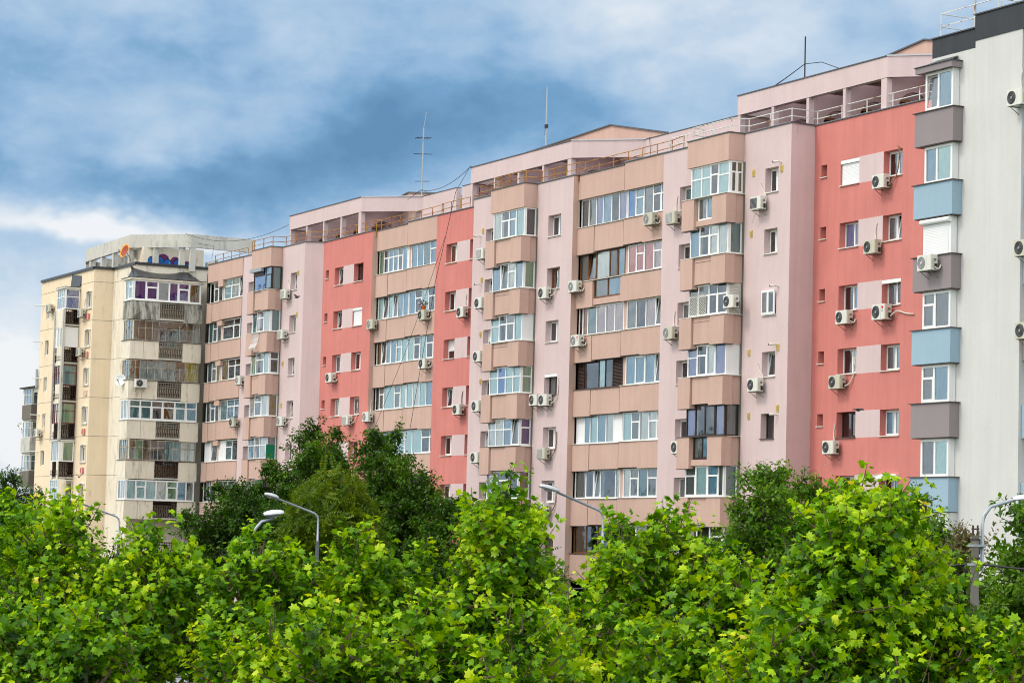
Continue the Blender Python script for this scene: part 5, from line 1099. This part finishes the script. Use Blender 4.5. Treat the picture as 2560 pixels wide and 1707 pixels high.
def tree(name, x, y, H, lobes, label, group, seed, leaf, tm, size, dens, shoot=.7, barkm='bark', trunk_r=.11, zb=2.2, up=.7, nper=15, inner=.35, leaders=0):
    """lobes: (dx, dy, zc, rx, rz): overlapping crown masses. shoots fill each, leaves ring every shoot."""
    rs = np.random.RandomState(seed)
    if leaders:
        out = []
        for l in lobes:
            out.append((l[0], l[1], l[2] - l[4] * .1, l[3] * .86, l[4] * .86))
            for _ in range(max(4, int(l[3] * l[4] * 2.2))):
                u = rs.normal(size=3); u /= np.linalg.norm(u); u[2] = abs(u[2]) * .9 - .25; q = rs.uniform(.72, 1.02)
                out.append((l[0] + u[0] * l[3] * q, l[1] + u[1] * l[3] * q, l[2] + u[2] * l[4] * q, rs.uniform(.42, .72), rs.uniform(.3, .5)))
        lobes = out
    lobes = list(lobes) + [(l[0] + rs.uniform(-.8, .8) * l[3], l[1] + rs.uniform(-.8, .8) * l[3], l[2] + l[4] * rs.uniform(.55, 1.0), l[3] * .22, l[4] * .42) for l in lobes[::3] for _ in range(leaders // 3)]; t = thing(name, (x, y, 0), label, 'tree', group); P, D, Nn, S, A = [], [], [], [], []; br = MB(); top = max(l[2] + l[3] * 0 for l in lobes)
    tp = [(x + .05 * math.sin(i * 1.3 + seed), y + .05 * math.cos(i * 1.7 + seed), H * .84 * i / 7) for i in range(8)]; br.tube(tp, [trunk_r * (1 - i / 7) ** .8 + .008 for i in range(8)], barkm, 8)
    for dx, dy, zc, rx, rz in lobes:
        n = max(7, int(dens * rx * rx * rz * 3.2)); c = np.array((x + dx, y + dy, zc))
        g0 = Vector((x, y, max(zb * .8, zc - rz * 1.25)))
        br.tube([g0, g0.lerp(Vector(c), .5) + Vector((0, 0, .1)), Vector(c) + Vector((0, 0, rz * .5))], [trunk_r * .4, trunk_r * .28, trunk_r * .08], barkm, 6)
        for i in range(n):
            u = rs.normal(size=3); u /= np.linalg.norm(u); rad = (inner + (1 - inner) * rs.rand() ** .5)
            e = c + u * rad * np.array((rx, rx, rz)); 
            if e[2] < zb: continue
            d = u * np.array((1, 1, .6)) + np.array((0, 0, up)) + rs.normal(size=3) * .25; d /= np.linalg.norm(d); L = shoot * rs.uniform(.6, 1.25)
            e2 = e + d * L * .45; s0 = e - d * L * .55
            if rs.rand() < .5: br.tube([Vector(c) * .25 + Vector(s0) * .75, Vector(s0), Vector(e2)], [.022, .014, .005], barkm, 4, False)
            m = max(3, int(nper * rs.uniform(.7, 1.3))); tt = rs.rand(m) ** .8; ang = np.arange(m) * 2.4 + rs.rand() * 6
            a = np.cross(d, (0.3, .2, 1.)); a /= np.linalg.norm(a); b = np.cross(d, a)
            rad_ = np.cos(ang)[:, None] * a + np.sin(ang)[:, None] * b
            pp = s0 + d * (L * tt)[:, None] + rad_ * size * .25
            dd = rad_ * .9 + d * .35 + rs.normal(size=(m, 3)) * .25; dd[:, 2] -= .18
            nn = d * .55 + np.array((0, 0, .75)) + rs.normal(size=(m, 3)) * .75 - rad_ * .1
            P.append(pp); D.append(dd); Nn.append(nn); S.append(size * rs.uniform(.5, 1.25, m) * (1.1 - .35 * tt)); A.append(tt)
    br.build('trunk', t); V, F = place_leaves(np.concatenate(P), np.concatenate(D), np.concatenate(Nn), np.concatenate(S), tm, rs.uniform(-.3, 2.6, sum(map(len, S))) if leaf == 'plane' else np.ones(sum(map(len, S))), rs.uniform(.75, 1.1, sum(map(len, S))))
    o = mesh_np('crown', V, F, [LEAF[leaf]], t); at = o.data.attributes.new('tip_light', 'FLOAT', 'POINT'); at.data.foreach_set('value', np.repeat(np.concatenate(A), len(tm[0])).astype(np.float32)); return t
TP, TO, TF = tmpl_plane(), tmpl_oval(), tmpl_frond()
def plane_tree(x, y, H, r, label, seed, lead=(), low=True, dens=26):
    lob = [(0, 0, H - 1.05, r * .44, .85), (0, 0, H - 1.9, r * .74, .95), (.25 * r, -.2 * r, H - 2.7, r * .9, 1.0), ]
    if low: lob += [(-.3 * r, .2 * r, H - 3.4, r * 1.05, 1.1), (0, 0, H - 4.5, r * 1.15, 1.2)]
    lob += list(lead); q = random.Random(seed * 7)
    for _ in range(5): w = q.uniform(0, 6.28); d = q.uniform(.45, .85); lob.append((r * d * math.cos(w), r * d * math.sin(w), H - .5 - d * q.uniform(.9, 1.7), r * .17, q.uniform(.4, .65)))
    return tree('plane_tree', x, y, H, lob, label, 'young plane trees in the foreground', seed, 'plane', TP, .175, dens, .75, trunk_r=.10, zb=3.2)
PT = [
 (-63.3, -44.56, 8.75, 2.0, 'young plane tree at the left edge of the picture', [(-1.0, 1.2, 7.4, .9, 1.1)]),
 (-52.44, -46.62, 8.62, 1.65, 'plane tree whose tip stands in front of the corner of the cream block', ()),
 (-49.0, -45.82, 8.2, 1.6, 'round headed plane tree below the stained balconies of the cream block', ()),
 (-46.4, -44.64, 8.05, 1.35, 'plane tree in front of the white lamp head left of centre', [(-.6, .3, 7.1, .7, .7)]),
 (-45.6, -42.73, 8.08, 1.35, 'plane tree in front of the dark green trees', [(.4, -.4, 7.2, .6, .6)]),
 (-46.0, -43.6, 7.7, 1.0, 'plane tree covering the foot of the lamp left of centre', ()),
 (-47.0, -40.97, 7.7, 1.2, 'lower plane tree between the dark trees and the spire shaped one', ()),
 (-44.43, -40.31, 9.25, 1.3, 'tall spire shaped plane tree in front of the middle bay', [(-.5, .5, 7.7, .6, .7), (.45, -.45, 7.6, .55, .6)]),
 (-41.6, -39.3, 8.65, 1.15, 'plane tree right of the centre lamp, left of two tops', ()),
 (-42.0, -37.98, 8.75, 1.0, 'slim plane tree in front of the right hand bay, right of two tops', ()),
 (-40.9, -37.9, 8.2, 1.2, 'middling plane tree between the two slim tops and the feathery darker tree', ()),
 (-39.64, -37.93, 7.85, 1.3, 'lower plane tree in front of the feathery darker tree', ()),
 (-35.1, -38.37, 9.05, 1.8, 'largest plane tree, in front of the coral end wall', [(-.8, .9, 7.7, 1.0, .9), (.8, -.9, 7.6, 1.0, .9), (.2, .1, 8.1, .9, .7), (1.2, -1.2, 6.7, 1.1, 1.0), (-1.2, 1.3, 6.9, 1.1, 1.0)]),
 (-33.73, -37.22, 7.4, 1.0, 'plane tree between the largest one and the concrete pole', ()),
 (-31.1, -38.15, 7.15, .85, 'plane tree at the right edge, right of the concrete pole', ()),
]
for i, (x, y, H, r, lb, ld) in enumerate(PT): plane_tree(x, y, H, r, lb, 11 + i, ld, i not in (2, 3))
FT = [(-44.0, -49.77, 6.75, 1.7, 'plane tree in the front row at the bottom left corner'), (-42.55, -49.3, 6.55, 1.1, 'front row plane tree, second from the left'), (-40.3, -46.85, 6.8, 1.2, 'front row plane tree, third from the left'),
 (-39.53, -46.26, 6.85, 1.4, 'front row plane tree, fourth from the left'), (-38.86, -44.79, 6.8, 1.4, 'front row plane tree, fifth from the left'), (-37.27, -43.81, 6.95, 1.4, 'front row plane tree just left of the bottom centre'),
 (-39.39, -41.42, 7.1, 1.3, 'front row plane tree below the centre lamp'), (-35.9, -41.39, 7.1, 1.35, 'front row plane tree just right of the bottom centre'), (-32.6, -41.78, 7.1, 1.3, 'front row plane tree left of the largest one'), (-29.9, -41.3, 6.55, 1.15, 'front row plane tree at the bottom right corner')]
for i, (x, y, H, r, lb) in enumerate(FT): plane_tree(x, y, H, r, lb, 41 + i, (), True, 25)
G2 = 'trees in front of the pink block'
def bush(x, y, H, r, lb, seed, leaf='dark', lobes=None, size=.22, dens=16, tm=None, shoot=.9, nper=24, up=.45, name='broadleaf_tree'):
    lob = lobes or [(0, 0, H - 1.4, r * .6, 1.2), (.5 * r, .3 * r, H - 2.4, r * .7, 1.4), (-.5 * r, -.3 * r, H - 2.8, r * .75, 1.5), (0, 0, H - 4.2, r, 2.2)]
    return tree(name, x, y, H, lob, lb, G2, seed, leaf, tm or TO, size, dens, shoot, 'barkd', .16, 1.5, up, nper, .3, 3)
bush(-117.7, -13.2, 13.6, 3.2, 'tall dark green tree, left of the two highest tops before the coral wall', 71, lobes=[(0, 0, 12.4, 1.3, 1.1), (-1.2, .8, 11.1, 1.6, 1.3), (1.5, -.5, 11.2, 1.7, 1.4), (0, 0, 8.6, 3.0, 2.4), (-1.8, 1, 7.4, 2.4, 2), (0, 0, 5, 3.2, 2.5)], dens=12)
bush(-114.6, -11.2, 13.4, 2.8, 'tall dark green tree, right of the two highest tops before the coral wall', 72, lobes=[(0, 0, 12.3, 1.3, 1.0), (1.5, -.5, 11, 1.6, 1.4), (-1.2, .9, 11.2, 1.6, 1.3), (.6, 0, 8.8, 2.9, 2.2), (1.6, -1, 7.6, 2.0, 2), (0, 0, 5, 3.0, 2.5)], dens=12)
bush(-111.2, -10.9, 11.5, 2.1, 'dark tree with upright twigs left of the middle coral windows', 73, dens=12)
bush(-108.4, -10.4, 9.8, 1.1, 'slender dark sapling at the right end of the dark tree group', 74, lobes=[(0, 0, 8.9, .5, .8), (.2, -.2, 7.9, .8, 1.0), (0, 0, 6.4, 1.1, 1.4)], dens=12)
bush(-105.2, -12.2, 7.9, 2.0, 'low dark tree at the foot of the middle coral wall, right of the slender sapling', 92, dens=14)
bush(-123.0, -15.5, 11.0, 2.4, 'dark tree with drooping foliage in front of the leftmost peach loggias', 75, leaf='dark', dens=12)
bush(-123.0, -12.8, 12.0, 2.3, 'dark tree below the left bay with the green net', 76, dens=12)
tree('ailanthus_tree', -102.75, -18.75, 10.8, [(0, 0, 9.6, 1.3, 1.0), (.9, -.9, 8.4, 1.6, 1.2), (-.9, .9, 8.3, 1.6, 1.2), (0, 0, 7.0, 2.3, 1.5), (0, 0, 5.4, 2.5, 1.6)], 'yellow green tree with long feathered leaves in front of the dark trees', G2, 81, 'ail', TF, .78, 9.0, .4, 'barkd', .13, 2, .5, 8, .6)
tree('ailanthus_tree', -88.1, -15.9, 7.5, [(0, 0, 7.0, .55, .5), (0, 0, 6.2, .8, .8)], 'small feather leaved tree at the foot of the pink wall near the centre', G2, 82, 'mid', TF, .5, 16, .3, 'barkd', .06, 2, .5, 8, .5)
bush(-70.3, -17.3, 10.6, 1.9, 'feathery mid green tree in front of the right hand bay and chamfered pink wall', 83, leaf='mid', size=.21, dens=20, shoot=.8, nper=18, lobes=[(0, 0, 9.7, 1.0, .8), (-1.1, 1.1, 8.7, 1.3, 1.0), (1.0, -.9, 8.9, 1.2, 1.0), (0, 0, 7.4, 2.4, 1.5), (0, 0, 5.6, 2.2, 1.6)])
bush(-70.9, -15.0, 10.5, 1.3, 'feathery mid green tree before the left edge of the coral end wall', 84, leaf='mid', size=.21, dens=20, shoot=.8, nper=18)
bush(-60.4, -18.7, 9.5, .9, 'slim green tree in front of the lowest blue balcony', 85, leaf='mid', dens=24, size=.19, nper=16, lobes=[(0, 0, 8.7, .45, .7), (.2, -.3, 7.6, .8, .9), (0, 0, 6.2, 1.1, 1.2)])
bush(-57.5, -19.9, 8.45, .8, 'short green tree between the largest plane tree and the concrete pole', 86, leaf='mid', dens=24, size=.19, nper=16, lobes=[(0, 0, 7.8, .4, .6), (0, 0, 6.8, .8, .9)])
bush(-54.5, -21.5, 8.3, .6, 'half dry brownish sapling left of the concrete pole', 87, leaf='dry', dens=16, size=.17, nper=16, lobes=[(0, 0, 7.7, .45, .6)])
bush(-47.6, -24.6, 9.1, 1.4, 'leafy green tree behind the concrete pole at the right edge', 88, leaf='mid', dens=30, size=.22, nper=20, lobes=[(.3, -.3, 8.4, .6, .65), (.2, .2, 7.3, 1.3, 1.0), (.3, 0, 6.2, 1.7, 1.3), (0, 0, 4.6, 1.9, 1.5)])
bush(-51.6, -23.6, 7.9, 1.5, 'dense green tree just left of the concrete pole, behind the largest plane tree', 91, leaf='mid', dens=26, size=.2, nper=18, lobes=[(0, 0, 7.0, .9, .8), (0, 0, 5.9, 1.6, 1.2), (0, 0, 4.4, 1.8, 1.4)])
bush(-143.9, -21.0, 11.5, 1.8, 'dark tree beyond the plane trees at the far left', 89, dens=8, size=.2)
bush(-86.2, -34.6, 7.3, 1.6, 'dark bushy tree at the foot of the cream block', 90, leaf='dark', dens=9)

# ------------------------------------------------------------------ cars and pigeons
def car(x, y, rz, paint, label):
    t = thing('parked_car', (x, y, .006), label, 'car', 'parked cars under the trees', rz)
    b = MB(); prof = [(-2.1, .32), (-2.15, .55), (-2.05, .88), (-1.75, .95), (-1.3, 1.38), (-.3, 1.45), (.5, 1.40), (1.1, .98), (1.9, .84), (2.12, .62), (2.1, .32)]
    def ring(w, top): return [(px, w * (1 if pz < .96 else .80), pz) for px, pz in prof]
    L, Rr = ring(.86, 0), [(a, -c, d) for a, c, d in ring(.86, 0)]
    for i in range(len(prof) - 1): b.face([L[i], L[i + 1], Rr[i + 1], Rr[i]], paint)
    b.face(L[::-1], paint); b.face(Rr, paint); b.face([L[0], Rr[0], Rr[-1], L[-1]], 'tyre'); b.build('body', t)
    g = MB(); g.face([(-1.70, .62, 1.0), (-1.33, .58, 1.34), (-1.33, -.58, 1.34), (-1.70, -.62, 1.0)], 'cglass'); g.face([(1.06, .62, 1.03), (1.06, -.62, 1.03), (.56, -.58, 1.37), (.56, .58, 1.37)], 'cglass')
    for v in range(len(g.v)): g.v[v] = (g.v[v][0] + (-.03 if g.v[v][0] < 0 else .03), g.v[v][1], g.v[v][2] + .02)
    for s in (1, -1): g.face([(-1.55, s * .845, 1.0), (.95, s * .845, 1.0), (.5, s * .715, 1.36), (-1.2, s * .715, 1.36)], 'cglass')
    g.build('windows', t)
    for s in (1, -1):
        for px in (-1.3, 1.3): w = MB(); w.lathe([(0, 0), (.2, 0), (.31, .01), (.31, .19), (.2, .2), (0, .2)], (px, s * .70, .31), (0, s, 0), 'tyre', 18); w.lathe([(.19, .205), (.0, .21)], (px, s * .70, .31), (0, s, 0), 'alu', 14); w.build('wheel', t)
        l = MB(); l.box(-2.17, -2.0, s * .62 - .16, s * .62 + .16, .62, .82, 'tail'); l.build('tail_light', t); l = MB(); l.box(1.98, 2.14, s * .6 - .18, s * .6 + .18, .58, .72, 'upvc'); l.build('headlight', t)
car(-115.2, -21.2, R_(150), 'carg', 'silver car with a red tail light glimpsed through the leaves at the bottom')
car(-112.8, -24.4, R_(150), 'carw', 'white car at the left of the cars glimpsed through the leaves')
car(-118.5, -18.6, R_(150), 'carb', 'blue car behind the silver one at the bottom left')
def pigeon(loc, rz, wing, label, pitch_=0):
    t = thing('pigeon', loc, label, 'pigeon', None, rz); b = MB()
    P = [(-.17, 0, .0, .012), (-.10, 0, .0, .035), (-.02, 0, -.005, .058), (.06, 0, 0, .055), (.12, 0, .03, .034), (.155, 0, .045, .032), (.18, 0, .042, .02), (.205, 0, .035, .005)]
    b.tube([p[:3] for p in P], [p[3] for p in P], 'bird', 10)
    b.face([(-.15, .02, .005), (-.30, .07, .0), (-.31, -.07, .0), (-.15, -.02, .005)], 'bird'); body = b.build('body', t, True)
    for s in (1, -1):
        w = MB(); z1, z2 = wing; A = [(.09, s * .03, .03), (.12, s * .16, .03 + z1), (.05, s * .33, .03 + z2), (-.06, s * .34, .03 + z2), (-.05, s * .17, .025 + z1), (-.08, s * .03, .02)]
        w.face(A if s > 0 else A[::-1], 'bird'); w.face([tuple(Vector(p) - Vector((0, 0, .012))) for p in (A[::-1] if s > 0 else A)], 'birdw'); w.build('wing', t)
    return t
pigeon((-137.5, -6.5, 21.68), R_(40), (.06, .12), 'grey pigeon flying before the pink wall between two yellow vents')
pigeon((-172.0, -8.2, 11.55), R_(-30), (.14, .28), 'dark pigeon with raised wings flying before the cream wall')
pigeon((-80.6, -6.6, 13.09), R_(20), (.02, -.02), 'pigeon gliding in front of the pink panel on the coral end wall')
pigeon((-159.9, -1.42, 15.68), R_(70), (-.03, -.06), 'pigeon perched on the lower unit beside the left bay')
